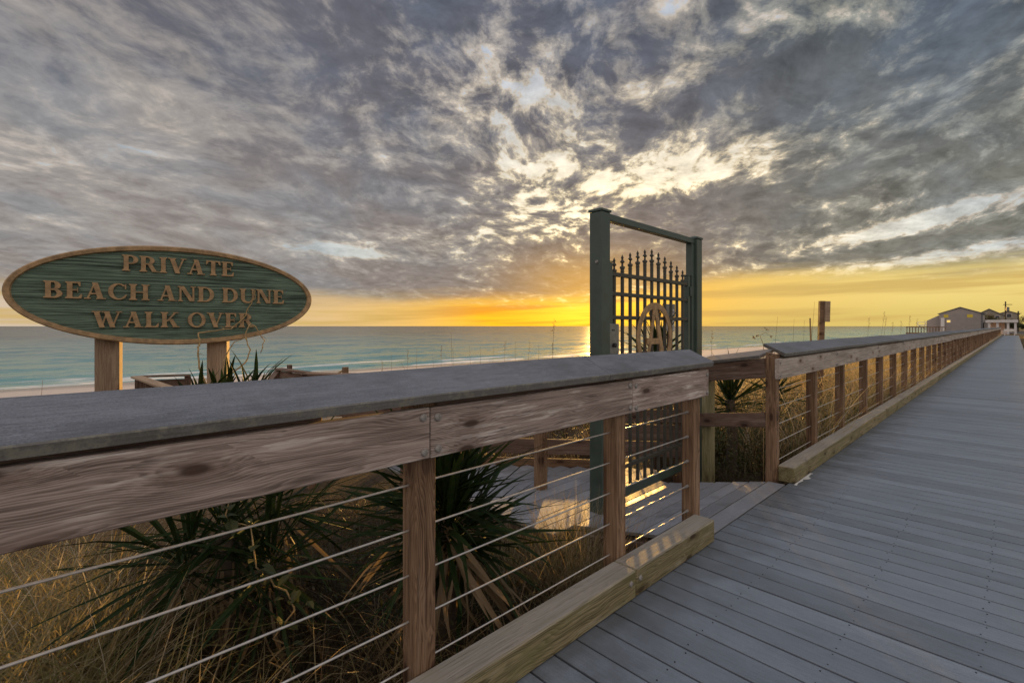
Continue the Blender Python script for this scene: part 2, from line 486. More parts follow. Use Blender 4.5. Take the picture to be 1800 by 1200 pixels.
def foliage(name, stops, trans=0.35, rough=0.5, spec=0.35):
    """leaf or blade material; the vertex value 'tint' picks the kind of blade"""
    m, t = new_mat(name)
    at = t.n('ShaderNodeAttribute', attribute_name='tint')
    oi = t.n('ShaderNodeObjectInfo')
    f = t.m('FRACT', t.add(at.outputs['Fac'], t.mul(oi.outputs['Random'], 0.37)))
    col = t.ramp(f, stops)
    n = t.noise(t.n('ShaderNodeTexCoord').outputs['Object'], 30.0, 2.0)
    col = t.mix(t.smooth(n, 0.3, 0.7, 0.0, 0.14), col, (0.12, 0.085, 0.04))
    pr = t.n('ShaderNodeBsdfPrincipled', {'Base Color': col, 'Roughness': rough, 'Specular IOR Level': spec})
    tr = t.n('ShaderNodeBsdfTranslucent', {'Color': col})
    mx = t.n('ShaderNodeMixShader', {0: trans, 1: pr.outputs[0], 2: tr.outputs[0]})
    o = t.n('ShaderNodeOutputMaterial')
    t.t.links.new(mx.outputs[0], o.inputs[0])
    return m


M_GRASS = foliage('dry_dune_grass', [(0.0, (0.48, 0.40, 0.26)), (0.14, (0.20, 0.145, 0.065)), (0.30, (0.78, 0.70, 0.54)), (0.42, (0.36, 0.27, 0.13)), (0.55, (0.19, 0.20, 0.06)), (0.7, (0.55, 0.42, 0.24)), (1.0, (0.20, 0.125, 0.065))], 0.52)
M_RUSH = foliage('brown_scrub', [(0.0, (0.055, 0.030, 0.014)), (0.30, (0.075, 0.042, 0.020)), (0.37, (0.46, 0.31, 0.18)), (0.44, (0.06, 0.034, 0.017)), (0.8, (0.09, 0.07, 0.035)), (1.0, (0.12, 0.12, 0.04))], 0.3)
M_YUCCA = foliage('yucca_leaf', [(0.0, (0.010, 0.026, 0.007)), (0.4, (0.018, 0.044, 0.010)), (0.8, (0.05, 0.085, 0.018)), (1.0, (0.014, 0.032, 0.008))], 0.18, 0.6, 0.15)
M_DEADLEAF = foliage('dead_yucca_leaf', [(0.0, (0.26, 0.19, 0.11)), (1.0, (0.36, 0.29, 0.19))], 0.25)
M_SHRUB = foliage('shrub_leaf', [(0.0, (0.045, 0.070, 0.025)), (0.5, (0.075, 0.085, 0.030)), (0.8, (0.13, 0.085, 0.035)), (1.0, (0.05, 0.06, 0.025))], 0.3)
M_OAT = foliage('sea_oat_straw', [(0.0, (0.30, 0.22, 0.11)), (1.0, (0.20, 0.14, 0.07))], 0.3)


def ground_mats():
    m, t = new_mat('dune_sand')
    wp = t.n('ShaderNodeNewGeometry').outputs['Position']
    x, y, z = t.sep(wp)
    n = t.noise(wp, 0.7, 6.0, 0.6)
    f = t.noise(wp, 30.0, 4.0, 0.7)
    sand = t.mix(t.smooth(f, 0.3, 0.7), (0.50, 0.45, 0.41), (0.66, 0.60, 0.56))
    duff = t.mix(t.smooth(f, 0.3, 0.7), (0.022, 0.015, 0.009), (0.07, 0.048, 0.026))
    cov = t.smooth(t.add(x, t.mul(t.sub(n, 0.5), 9.0)), -24.0, -10.0)
    east = t.smooth(x, 0.4, 1.4)
    turf = t.mix(t.smooth(f, 0.3, 0.7), (0.045, 0.060, 0.018), (0.11, 0.12, 0.045))
    col = t.mix(cov, sand, duff)
    col = t.mix(east, col, turf)
    wet = t.smooth(z, -5.62, -5.3)
    col = t.mix(wet, (0.30, 0.26, 0.23), col)
    finish(t, col, t.smooth(wet, 0, 1, 0.25, 0.9), t.add(n, t.mul(f, 0.3)), 0.03, spec=0.3)

    m2, t = new_mat('sea_water')
    wp = t.n('ShaderNodeNewGeometry').outputs['Position']
    x, y, z = t.sep(wp)
    off = t.mul(t.add(x, 78.0), -1.0)                     # metres from the shore
    wob = t.mul(t.sub(t.noise(t.xyz(t.mul(x, 0.02), t.mul(y, 0.006)), 1.0, 3.0), 0.5), 60.0)
    depth = t.add(off, wob)
    col = t.mix(t.smooth(depth, 0.0, 130.0), (0.06, 0.31, 0.32), (0.025, 0.20, 0.24))
    col = t.mix(t.smooth(depth, 90.0, 420.0), col, (0.028, 0.080, 0.092))
    col = t.mix(t.smooth(depth, 400.0, 2500.0), col, (0.020, 0.036, 0.042))
    # breaking wavelets along the shore
    fo = t.noise(t.xyz(t.mul(x, 0.16), t.mul(y, 0.035)), 1.0, 5.0, 0.65)
    off = t.sub(off, t.mul(t.m('MAXIMUM', y, 0.0), -0.085))
    near = t.smooth(off, 46.0, 2.0)
    foam = t.smooth(t.add(fo, t.mul(near, 0.20)), 0.69, 0.77)
    foam = t.mul(foam, t.smooth(off, 50.0, 30.0))
    edge = t.smooth(t.add(off, t.mul(fo, 9.0)), 9.5, 6.5)
    foam = t.m('MAXIMUM', foam, edge)
    col = t.mix(foam, col, (0.78, 0.78, 0.76))
    # wind waves as tilted facets, crests along the shore
    def facets(sx_, sy_, det):
        nd = t.n('ShaderNodeTexNoise', {'Vector': t.xyz(t.mul(x, sx_), t.mul(y, sy_)), 'Scale': 1.0, 'Detail': det, 'Roughness': 0.62})
        return t.vec('SUBTRACT', nd.outputs['Color'], (0.5, 0.5, 0.5))
    f1 = t.vec('SCALE', facets(0.10, 0.03, 8.0), scale=0.62)
    f2 = t.vec('SCALE', facets(0.5, 0.22, 6.0), scale=0.55)
    tilt = t.vec('MULTIPLY', t.vec('ADD', f1, f2), (1.0, 0.7, 0.0))
    nrm = t.vec('NORMALIZE', t.vec('ADD', tilt, (0.0, 0.0, 1.0)))
    finish(t, col, t.mix(foam, (0.20, 0.20, 0.20), (0.8, 0.8, 0.8)), None, 1.0, spec=0.36, extra={'IOR': 1.33, 'Normal': nrm})


ground_mats()
M_SAND, M_SEA = MATS['dune_sand'], MATS['sea_water']

# ------------------------------------------------------------------ mesh helpers
WM = {}            # world matrices of the Empties and parts placed so far


class MB:
    def __init__(self):
        self.v, self.f = [], []

    def quad(self, a, b, c, d):
        n = len(self.v)
        self.v += [tuple(a), tuple(b), tuple(c), tuple(d)]
        self.f.append((n, n + 1, n + 2, n + 3))

    def box(self, lo, hi, ch=0.0, mat=None):
        x0, y0, z0 = lo
        x1, y1, z1 = hi
        M = mat or Matrix()
        n = len(self.v)
        if ch <= 0:
            pts = [(x, y, z) for z in (z0, z1) for y in (y0, y1) for x in (x0, x1)]
            fs = [(0, 2, 3, 1), (4, 5, 7, 6), (0, 1, 5, 4), (2, 6, 7, 3), (0, 4, 6, 2), (1, 3, 7, 5)]
        else:
            pts, idx = [], {}
            for ix, xs in enumerate((x0, x1)):
                for iy, ys in enumerate((y0, y1)):
                    for iz, zs in enumerate((z0, z1)):
                        ox, oy, oz = [ch if i == 0 else -ch for i in (ix, iy, iz)]
                        for k, p in enumerate(((xs, ys + oy, zs + oz), (xs + ox, ys, zs + oz), (xs + ox, ys + oy, zs))):
                            idx[ix, iy, iz, k] = len(pts)
                            pts.append(p)
            g = lambda ix, iy, iz, k: idx[ix, iy, iz, k]
            fs = []
            for s in (0, 1):
                a = [g(s, 0, 0, 0), g(s, 1, 0, 0), g(s, 1, 1, 0), g(s, 0, 1, 0)]
                fs.append(a if s else a[::-1])
                a = [g(0, s, 0, 1), g(1, s, 0, 1), g(1, s, 1, 1), g(0, s, 1, 1)]
                fs.append(a[::-1] if s else a)
                a = [g(0, 0, s, 2), g(1, 0, s, 2), g(1, 1, s, 2), g(0, 1, s, 2)]
                fs.append(a if s else a[::-1])
            for i in (0, 1):
                for j in (0, 1):
                    fs.append([g(0, i, j, 1), g(1, i, j, 1), g(1, i, j, 2), g(0, i, j, 2)])
                    fs.append([g(i, 0, j, 0), g(i, 1, j, 0), g(i, 1, j, 2), g(i, 0, j, 2)])
                    fs.append([g(i, j, 0, 0), g(i, j, 1, 0), g(i, j, 1, 1), g(i, j, 0, 1)])
                    for k in (0, 1):
                        fs.append([g(i, j, k, 0), g(i, j, k, 1), g(i, j, k, 2)])
        self.v += [tuple(M @ Vector(p)) for p in pts]
        self.f += [tuple(n + i for i in q) for q in fs]
        return self

    def tube(self, pts, rad, seg=8, cap=True):
        pts = [Vector(p) for p in pts]
        if not isinstance(rad, (list, tuple)):
            rad = [rad] * len(pts)
        n0 = len(self.v)
        for i, p in enumerate(pts):
            d = (pts[min(i + 1, len(pts) - 1)] - pts[max(i - 1, 0)]).normalized()
            a = d.orthogonal().normalized() if abs(d.z) > 0.9 else d.cross(Vector((0, 0, 1))).normalized()
            b = d.cross(a)
            for k in range(seg):
                an = 2 * math.pi * k / seg
                self.v.append(tuple(p + (a * math.cos(an) + b * math.sin(an)) * rad[i]))
        for i in range(len(pts) - 1):
            for k in range(seg):
                k2 = (k + 1) % seg
                self.f.append((n0 + i * seg + k, n0 + i * seg + k2, n0 + (i + 1) * seg + k2, n0 + (i + 1) * seg + k))
        if cap:
            self.f.append(tuple(n0 + k for k in range(seg))[::-1])
            m = n0 + (len(pts) - 1) * seg
            self.f.append(tuple(m + k for k in range(seg)))
        return self

    def prism(self, poly, y0, y1):
        """polygon in the XZ plane given a thickness along Y"""
        n = len(self.v)
        k = len(poly)
        for (x, z) in poly:
            self.v.append((x, y0, z))
        for (x, z) in poly:
            self.v.append((x, y1, z))
        self.f.append(tuple(range(n, n + k)))
        self.f.append(tuple(range(n + 2 * k - 1, n + k - 1, -1)))
        for i in range(k):
            j = (i + 1) % k
            self.f.append((n + i, n + k + i, n + k + j, n + j))
        return self

    def mesh(self, name, mat, fix=True, smooth=False):
        me = bpy.data.meshes.new(name)
        me.from_pydata(self.v, [], self.f)
        if fix:
            bm = bmesh.new()
            bm.from_mesh(me)
            bmesh.ops.recalc_face_normals(bm, faces=bm.faces)
            bm.to_mesh(me)
            bm.free()
        me.materials.append(mat)
        if smooth:
            me.polygons.foreach_set('use_smooth', [True] * len(me.polygons))
        return me


def place(o, M, parent):
    WM[o.name] = M
    if parent is not None:
        o.parent = parent
        o.matrix_local = WM[parent.name].inverted() @ M
    else:
        o.matrix_local = M


def obj(name, me, M=None, parent=None, kind=None, label=None):
    o = bpy.data.objects.new(name, me)
    COL.objects.link(o)
    place(o, M or Matrix(), parent)
    if kind:
        o['kind'] = kind
    if label:
        o['label'] = label
    return o


def tag(o, label, cat, group=None):
    o['label'] = label
    o['category'] = cat
    if group:
        o['group'] = group
    return o


def thing(name, loc, label, cat, group=None, rz=0.0):
    o = bpy.data.objects.new(name, None)
    o.empty_display_size = 0.2
    COL.objects.link(o)
    place(o, Matrix.Translation(loc) @ Matrix.Rotation(rz, 4, 'Z'), None)
    return tag(o, label, cat, group)


def setting(name, loc=(0, 0, 0)):
    o = bpy.data.objects.new(name, None)
    COL.objects.link(o)
    place(o, Matrix.Translation(loc), None)
    o['kind'] = 'structure'
    return o


BOXES = {}


def bar(name, a, b, thick, high, mat, parent=None, ch=0.004, roll=0.0, **kw):
    """timber from a to b: `thick` sideways, `high` upright; its own X runs along its length"""
    a, b = Vector(a), Vector(b)
    L = (b - a).length
    key = (round(L, 3), round(thick, 4), round(high, 4), ch, mat.name)
    if key not in BOXES:
        BOXES[key] = MB().box((-L / 2, -thick / 2, -high / 2), (L / 2, thick / 2, high / 2), ch).mesh(name, mat)
    d = (b - a).normalized()
    if abs(d.z) > 0.95:
        Y = Vector((0, 1, 0))
    else:
        Y = Vector((0, 0, 1)).cross(d).normalized()
    Z = d.cross(Y)
    M = Matrix((d, Y, Z)).transposed().to_4x4()
    M = Matrix.Translation((a + b) / 2) @ M @ Matrix.Rotation(roll, 4, 'X')
    return obj(name, BOXES[key], M, parent, **kw)


def jit(s):
    return random.uniform(-s, s)


# ------------------------------------------------------------------ the ground, sea and beach
def dune_h(x, y):
    if x > -1.2:
        return -0.42
    d = -x + (0.085 * max(y, 0.0) if x < -30 else 0.0)
    h = np.interp(d, [1.2, 2.0, 3.5, 6, 10, 20, 40, 60, 74, 84, 110], [-0.45, -0.52, -0.45, -0.55, -0.8, -2.0, -3.6, -4.9, -5.5, -6.15, -7.5])
    bump = 0.10 * math.sin(x * 1.3 + y * 0.6) * math.sin(y * 0.8 + 1.0) + 0.25 * min(1, max(0, (d - 5) / 8)) * math.sin(x * 0.33 + 1.7 + y * 0.05) * math.sin(y * 0.21)
    if d > 62:
        bump *= 0.2
    return float(h + bump)


def build_ground():
    xs = np.concatenate([np.linspace(-112, -30, 30), np.linspace(-28, -8, 21), np.linspace(-7.5, -1.2, 22), [0.0, 1.0, 2.0, 6, 20, 80, 400, 3000]])
    ys = np.concatenate([[-600, -200, -80, -40, -20], np.linspace(-12, 20, 65), np.linspace(21, 80, 40), np.linspace(85, 400, 40), [600, 1200, 4000]])
    vs = [(float(x), float(y), dune_h(float(x), float(y))) for y in ys for x in xs]
    nx = len(xs)
    fs = [(j * nx + i, j * nx + i + 1, (j + 1) * nx + i + 1, (j + 1) * nx + i) for j in range(len(ys) - 1) for i in range(nx - 1)]
    b = MB()
    b.v, b.f = vs, fs
    me = b.mesh('ground', M_SAND, fix=False, smooth=True)
    obj('ground', me, kind='structure')
    b = MB()
    W = 30000
    b.quad((-W, -W, -6.0), (-40, -W, -6.0), (-40, W, -6.0), (-W, W, -6.0))
    obj('sea', b.mesh('sea', M_SEA, fix=False), kind='structure')
    # the road behind the verge and a concrete apron crossing it
    b = MB()
    pts = [(-300, 4.0, 10.5), (90, 4.0, 10.5), (120, 2.6, 9.0), (150, 0.4, 7.0), (220, -3.0, 4.5), (330, -6, 2)]
    for (y0, a0, b0), (y1, a1, b1) in zip(pts[:-1], pts[1:]):
        b.quad((a0, y0, -0.405), (b0, y0, -0.405), (b1, y1, -0.405), (a1, y1, -0.405))
    obj('road', b.mesh('road', M_ASPH, fix=False), kind='structure')
    b = MB().box((0.55, 36.5, -0.44), (3.9, 37.8, -0.38))
    obj('footpath', b.mesh('footpath', M_CONC), kind='structure')


build_ground()

# ------------------------------------------------------------------ boardwalk
WX0, WX1 = -1.402, 0.345
PITCH = 0.147


def build_boardwalk():
    root = setting('boardwalk')
    y = -1.6
    n = 0
    L = WX1 - WX0
    while n < 300:
        bar('plank', (WX0 + jit(.002), y, -0.0125 + jit(0.0012)), (WX0 + L + jit(.002), y + jit(.0015), -0.0125 + jit(0.0012)), PITCH - 0.0100 + random.choice((0, -.001, -.002)), 0.025, M_DECK, root, 0.002)
        y += PITCH
        n += 1
    b = MB()
    while y < 104:
        dz = jit(0.0012)
        b.box((WX0, y - 0.07, -0.025 + dz), (WX1, y + 0.07, 0.0 + dz))
        y += PITCH
    obj('far_plank', b.mesh('far_plank', M_DECK, fix=False), None, root, kind='stuff')
    # joists, rim boards and piles underneath
    for x in (-1.36, -0.99, -0.54, -0.10, 0.30):
        bar('joist', (x, -2.0, -0.125), (x, 104, -0.125), 0.045, 0.19, M_DARKWOOD, root, 0.0)
    for k in range(24):
        yy = -1.2 + k * 4.4
        for x in (-1.2, 0.16):
            bar('pile', (x, yy, -0.6), (x, yy, -0.222), 0.14, 0.14, M_DARKWOOD, root, 0.0)
    # pairs of screws over each joist
    b = MB()
    yy = -1.6
    while yy < 5:
        for x in (-0.99, -0.54, -0.10, 0.28):
            for s in (-0.045, 0.045):
                cx, cy = x + jit(0.012), yy + s + jit(.006)
                q = [(cx + 0.0032 * math.cos(a * math.pi / 3), cy + 0.0032 * math.sin(a * math.pi / 3)) for a in range(6)]
                k = len(b.v)
                b.v += [(px, py, 0.0022) for px, py in q] + [(px, py, -0.002) for px, py in q]
                b.f.append(tuple(range(k, k + 6)))
                b.f += [(k + i, k + 6 + i, k + 6 + (i + 1) % 6, k + (i + 1) % 6) for i in range(6)]
        yy += PITCH
    obj('deck_screws', b.mesh('deck_screws', M_BLACK), None, root, kind='stuff')
    # dried splash along the foot of the far kerb
    b = MB()
    left = [(-1.353, 4.74 + k * 0.045) for k in range(12)]
    right = [(-1.353 + 0.010 + 0.018 * random.random() + (0.035 if k in (6, 7) else 0.0), 4.735 + k * 0.045) for k in range(12)]
    for k in range(11):
        b.quad((*left[k], 0.004), (*right[k], 0.004), (*right[k + 1], 0.004), (*left[k + 1], 0.004))
    obj('paint_splash', b.mesh('paint_splash', M_SPILL, fix=False), None, root)


build_boardwalk()

# ------------------------------------------------------------------ railings
XP = -1.54          # post centre line
XF = -1.476         # fascia centre line (38 mm board)
CABLE_Z = (0.818, 0.652, 0.486, 0.318, 0.150)
CAPW = 0.284


def cap_board(root, y0, y1, skew0=0.0, skew1=0.0, dz=0.0):
    """sloping composite cap: low edge over the walk, high edge towards the dunes"""
    xa, za, xb, zb, th = -1.43, 1.155, -1.705, 1.228, 0.031
    ux, uz = xb - xa, zb - za
    l = math.hypot(ux, uz)
    nx, nz = -uz / l, ux / l
    if nz > 0:
        nx, nz = -nx, -nz
    b = MB()
    # local frame: X along the run, origin in the middle
    ym = (y0 + y1) / 2
    c = 0.004
    prof = [(xa + ux / l * c, za + uz / l * c), (xb - ux / l * c, zb - uz / l * c), (xb + nx * c, zb + nz * c), (xb + nx * th, zb + nz * th), (xa + nx * th, za + nz * th), (xa + nx * c, za + nz * c)]
    cx, cz = (xa + xb) / 2, (za + zb) / 2
    N = 8
    for i in range(N + 1):
        s = i / N
        for (px, pz) in prof:
            f = (px - xa) / (xb - xa)
            yy = (y0 + skew0 * f) * (1 - s) + (y1 + skew1 * f) * s
            w = 0.0025 * math.sin(yy * 2.1 + px * 9)
            b.v.append((yy - ym, -(px - cx), pz - cz + w))
    k = len(prof)
    for i in range(N):
        for j in range(k):
            j2 = (j + 1) % k
            b.f.append((i * k + j, i * k + j2, (i + 1) * k + j2, (i + 1) * k + j))
    b.f.append(tuple(range(k)))
    b.f.append(tuple(N * k + j for j in range(k))[::-1])
    M = Matrix.Translation((cx, ym, cz + dz)) @ Matrix(((0, -1, 0, 0), (1, 0, 0, 0), (0, 0, 1, 0), (0, 0, 0, 1)))
    return obj('rail_cap', b.mesh('rail_cap', M_CAP), M, root)


BOLT = None


def bolt(parent, x, y, z):
    global BOLT
    if BOLT is None:
        b = MB()
        b.tube([(0, 0, 0), (0.004, 0, 0), (0.0075, 0, 0), (0.009, 0, 0)], [0.0145, 0.0145, 0.0115, 0.004], 12)
        BOLT = b.mesh('bolt', M_STEEL)
    obj('bolt', BOLT, Matrix.Translation((x, y, z)), parent)


def fascia(root, y0, y1, mat=M_FASCIA, bolts=True, dz=0.0):
    o = bar('fascia_board', (XF, y0 + 0.001, 1.015 + dz), (XF, y1 - 0.001, 1.015 + dz + jit(.002)), 0.038, 0.181, mat, root, 0.003)
    if bolts:
        for yy in (y0 + 0.028, y1 - 0.028):
            for z in (0.955, 1.072):
                bolt(o, XF + 0.019, yy + jit(.003), z + jit(.006))
    return o


def post(root, yc, top=1.12, mat=M_POST, x=XP, base=-0.45):
    o = bar('post', (x, yc, base), (x, yc, top), 0.089, 0.089, mat, root, 0.004)
    return o


def wedge(root, yc):
    b = MB()
    w = 0.08
    v = [(-1.500, 1.121), (-1.582, 1.121), (-1.582, 1.160), (-1.500, 1.139)]
    for s in (-w / 2, w / 2):
        for (x, z) in v:
            b.v.append((s, -(x - XP), z - 1.14))
    b.f = [(0, 1, 2, 3), (7, 6, 5, 4)] + [(i, (i + 1) % 4, 4 + (i + 1) % 4, 4 + i) for i in range(4)]
    M = Matrix.Translation((XP, yc, 1.14)) @ Matrix(((0, -1, 0, 0), (1, 0, 0, 0), (0, 0, 1, 0), (0, 0, 0, 1)))
    obj('wedge_block', b.mesh('wedge_block', M_POST), M, root)


def cables(root, y0, y1, sag=0.0, posts=()):
    for z in CABLE_Z:
        n = max(2, int((y1 - y0) / 0.35))
        pts = []
        for i in range(n + 1):
            yy = y0 + (y1 - y0) * i / n
            pts.append((0, yy - y0, 0.0))
        M = Matrix.Translation((XP, y0, z))
        obj('cable', MB().tube(pts, 0.0037, 6).mesh('cable', M_CABLE, smooth=True), M, root)


NEAR = thing('railing', (XP, 0.7, 0), 'nearest run of cable railing across the lower left, grey sloping cap on brown posts', 'railing', 'cable railings along the boardwalk')
near_posts = (-1.58, -0.31, 0.999, 2.266, 3.176)
for yc in near_posts:
    post(NEAR, yc)
    wedge(NEAR, yc)
for (a, b_) in ((-2.4, -0.96), (-0.96, 0.992), (0.994, 2.32), (2.322, 3.27)):
    fascia(NEAR, a, b_)
cap_board(NEAR, -2.4, -0.7)
cap_board(NEAR, -0.697, 2.07, 0, 0.12)
cap_board(NEAR, 2.073, 3.29, 0.12, 0.20)
cables(NEAR, -2.4, 3.176)
for (a, b_, mt) in ((-2.4, 0.2, 0), (0.202, 2.19, 0), (2.193, 3.13, 0)):
    k = bar('kerb_beam', (-1.425, a, 0.073), (-1.425, b_, 0.072), 0.138, 0.142, M_KERB, NEAR, 0.007)
    bolt(k, -1.356, b_ - 0.05 if b_ < 3 else a + .035, 0.09)
for (c0, c1) in ((-1.53, -0.36), (-0.26, 0.62), (1.05, 2.215), (2.315, 3.125)):
    bar('cap_cleat', (-1.518, c0, 1.098), (-1.518, c1, 1.098), 0.036, 0.088, M_DARKWOOD, NEAR)
# cable end fittings on the last post
fit = MB().tube([(0, -0.075, 0), (0, -0.03, 0), (0, -0.03, 0), (0, 0, 0)], [0.0045, 0.0055, 0.010, 0.010], 8).mesh('cable_fitting', M_STEEL)
for z in CABLE_Z:
    obj('cable_fitting', fit, Matrix.Translation((XP, 3.131, z)), NEAR)

FAR = thing('railing', (XP, 5.0, 0), 'long straight cable railing running away beyond the gate to the houses', 'railing', 'cable railings along the boardwalk')
far_posts = [4.779, 6.015, 7.235, 8.58, 9.79, 11.06, 12.37, 13.62, 14.96]
while far_posts[-1] < 100:
    far_posts.append(far_posts[-1] + 1.30)
for i, yc in enumerate(far_posts):
    post(FAR, yc + (jit(.02) if i > 2 else 0))
    if i < 8:
        wedge(FAR, yc)
y = 4.70
i = 0
while y < 100:
    L = 2.47 if i else 2.0
    dz = 0.0 if i < 2 else jit(.008)
    fascia(FAR, y, y + L, M_FARRAIL, bolts=(i < 4), dz=dz)
    y += L
    i += 1
y = 4.78
i = 0
while y < 100:
    L = 3.66 if i else 2.6
    cap_board(FAR, y, y + L - 0.004, 0.27 if i == 0 else 0, 0, 0.0 if i < 2 else jit(.010))
    y += L
    i += 1
for p0, p1 in zip(far_posts[:12], far_posts[1:13]):
    bar('cap_cleat', (-1.518, p0 + 0.075, 1.098), (-1.518, p1 - 0.075, 1.098), 0.036, 0.088, M_DARKWOOD, FAR)
cables(FAR, 4.75, 101)
y = 4.775
while y < 100:
    L = 3.66 if y > 5 else 4.4
    bar('kerb_beam', (-1.425, y, 0.072 + jit(.002)), (-1.425, y + L - 0.004, 0.072 + jit(.002)), 0.138, 0.142, M_KERB, FAR, 0.007)
    y += L

# short return rail beside the gate, falling with the ramp
RET = thing('side_rail', (-1.95, 4.95, -0.1), 'short two-board return rail between the gate and the long railing', 'railing')
a0, a1 = Vector((-1.60, 4.835, 0)), Vector((-2.27, 5.03, 0))
dv = (a1 - a0).normalized()


def ret_pt(s, z0, z1, off=0.0):
    p = a0 + (a1 - a0) * s
    nrm = Vector((dv.y, -dv.x, 0))
    if nrm.y > 0:
        nrm = -nrm
    p = p + nrm * off
    return (p.x, p.y, z0 + (z1 - z0) * s)


bar('fascia_board', ret_pt(-0.05, 1.01, 0.91, 0.065), ret_pt(1.02, 1.01, 0.91, 0.065), 0.036, 0.18, M_DARKWOOD, RET)
bar('mid_board', ret_pt(-0.05, 0.535, 0.415, 0.065), ret_pt(1.05, 0.535, 0.415, 0.065), 0.036, 0.135, M_DARKWOOD, RET)
bar('rail_cap', ret_pt(0.02, 1.148, 1.04, -0.02), ret_pt(1.10, 1.148, 1.04, -0.02), 0.26, 0.03, M_CAP, RET, roll=R(-14))
bar('post', (-2.25, 5.04, -0.6), (-2.25, 5.04, 0.97), 0.10, 0.10, M_OLIVE, RET)

# ------------------------------------------------------------------ landing through the gate
LAND = setting('landing')


def ramp_z(x):
    return float(np.interp(-x, [1.4, 1.56, 2.40, 9], [0, -0.004, -0.175, -0.20]))


x = -1.412
i = 0
while x > -5.2:
    y0 = 3.02 if x > -2.36 else 2.75
    y1 = (4.71 - (x + 1.4) * -0.20) if x > -2.45 else min(5.3, 5.05 + (x + 2.5) * 0.86 - .05)
    if y1 - y0 < 0.2:
        break
    xa, xb = x, x - 0.139
    xm = (xa + xb) / 2
    z = ramp_z(xm)
    sl = math.atan2(ramp_z(xa) - ramp_z(xb), 0.139)
    bar('plank', (xm, y0 + jit(.004), z - 0.0125), (xm, y1, z - 0.0125), 0.138, 0.025, M_LAND, LAND, 0.002, roll=-sl)
    x -= 0.1445
    i += 1
for yy in (3.06, 3.9, 4.4):
    bar('joist', (-1.45, yy, -0.13), (-2.4, yy, -0.31), 0.045, 0.18, M_DARKWOOD, LAND, 0.0)
for yy in (2.80, 3.5):
    bar('joist', (-2.45, yy, -0.315), (-4.6, yy, -0.325), 0.045, 0.18, M_DARKWOOD, LAND, 0.0)
bar('rim_board', (-1.46, 2.99, -0.12), (-2.36, 2.99, -0.30), 0.036, 0.16, M_DARKWOOD, LAND)

# rail on the far side of the landing and on down to the beach
WRAIL = thing('walkover_rail', (-3.3, 4.3, -0.2), 'dark wooden boards and posts fencing the landing behind the gate', 'railing')
ra, rb = Vector((-2.62, 5.12, 0)), Vector((-5.9, 2.30, 0))


def rp(s, z):
    p = ra + (rb - ra) * s
    return (p.x, p.y, z)


for s in (0.0, 0.36, 0.70, 1.0):
    p = rp(s, 0)
    bar('post', (p[0], p[1], -0.7), (p[0], p[1], 0.80), 0.09, 0.09, M_POST, WRAIL)
off = Vector((0.036, -0.042, 0)) * 1.15
for (z, h, m_) in ((0.03, 0.17, M_DARKWOOD), (-0.165, 0.118, M_POST), (0.40, 0.14, M_DARKWOOD), (0.72, 0.14, M_DARKWOOD)):
    for (s0, s1) in ((-0.02, 0.36), (0.362, 1.02)):
        if z < -0.1 and s0 < 0:
            s0 = 0.20
        bar('rail_board', Vector(rp(s0, z)) + off, Vector(rp(s1, z)) + off, 0.036, h, m_, WRAIL)
bar('rail_board', Vector(rp(-0.02, 0.215)) + off, Vector(rp(0.14, 0.215)) + off, 0.036, 0.175, M_DARKWOOD, WRAIL)
bar('rail_cap', rp(-0.02, 0.815), rp(1.02, 0.815), 0.19, 0.03, M_DARKWOOD, WRAIL)
NRAIL = thing('walkover_rail', (-3.2, 3.3, -0.2), 'wooden post and boards left of the green gate post, half hidden by the yucca', 'railing')
bar('post', (-3.20, 3.46, -0.7), (-3.20, 3.46, 0.76), 0.095, 0.095, M_POST, NRAIL)
bar('post', (-4.3, 2.64, -0.8), (-4.3, 2.64, 0.76), 0.095, 0.095, M_POST, NRAIL)
bar('rail_board', (-3.22, 3.41, 0.68), (-4.32, 2.59, 0.68), 0.036, 0.14, M_DARKWOOD, NRAIL)

# stair rails going down to the beach, seen over the cap under the sign
B1 = thing('stair_rail', (-6.9, -0.4, -0.6), 'pale flat rail cap on slatted posts to the left of the yucca under the sign', 'railing')


def at(px, py, d):
    xc = (px - 900) / 850 * d
    return Vector((xc * C_ - d * S_, xc * S_ + d * C_, EYE - (py - 573) * d / 850))


p0, p1, p2 = at(240, 662, 8.0), at(330, 694, 6.4), at(330, 659, 8.9)
bar('rail_cap', p0, p1, 0.16, 0.03, M_SIGNPOST, B1)
bar('rail_cap', p0 + Vector((0, .1, -.002)), p2, 0.14, 0.03, M_DARKWOOD, B1)
dn = Vector((0, 0, 1))
for k in range(9):
    q = p0.lerp(p1, k / 8)
    bar('slat', q - dn * 0.95, q - dn * 0.025, 0.045, 0.045, M_DARKWOOD, B1, 0)
for h in (0.14, 0.34, 0.54):
    bar('rail_board', p0 - dn * h, p2 - dn * h, 0.035, 0.15, M_DARKWOOD, B1)
bar('post', p2 - dn * 1.3, p2 - dn * .02, 0.09, 0.09, M_DARKWOOD, B1)
B2 = thing('stair_rail', (-6.2, 3.2, -0.6), 'dark board stair rail with a sloping cap right of the yucca under the sign', 'railing')
p0, p1, p2 = at(489, 648, 8.4), at(640, 668, 7.6), at(470, 676, 8.2)
bar('rail_cap', p0, p1, 0.15, 0.03, M_DARKWOOD, B2)
bar('rail_cap', p0 - Vector((0, 0, .02)), p2, 0.12, 0.03, M_DARKWOOD, B2)
for h in (0.10, 0.26, 0.42):
    bar('rail_board', p0 - dn * h, p1 - dn * h, 0.035, 0.13, M_DARKWOOD, B2)
q = at(509, 641, 8.45)
bar('post', q - dn * 1.5, q, 0.07, 0.07, M_DARKWOOD, B2)
bar('post', p0 - dn * 1.5, p0 - dn * .03, 0.08, 0.08, M_DARKWOOD, B2)
q = at(607, 645, 11.0)
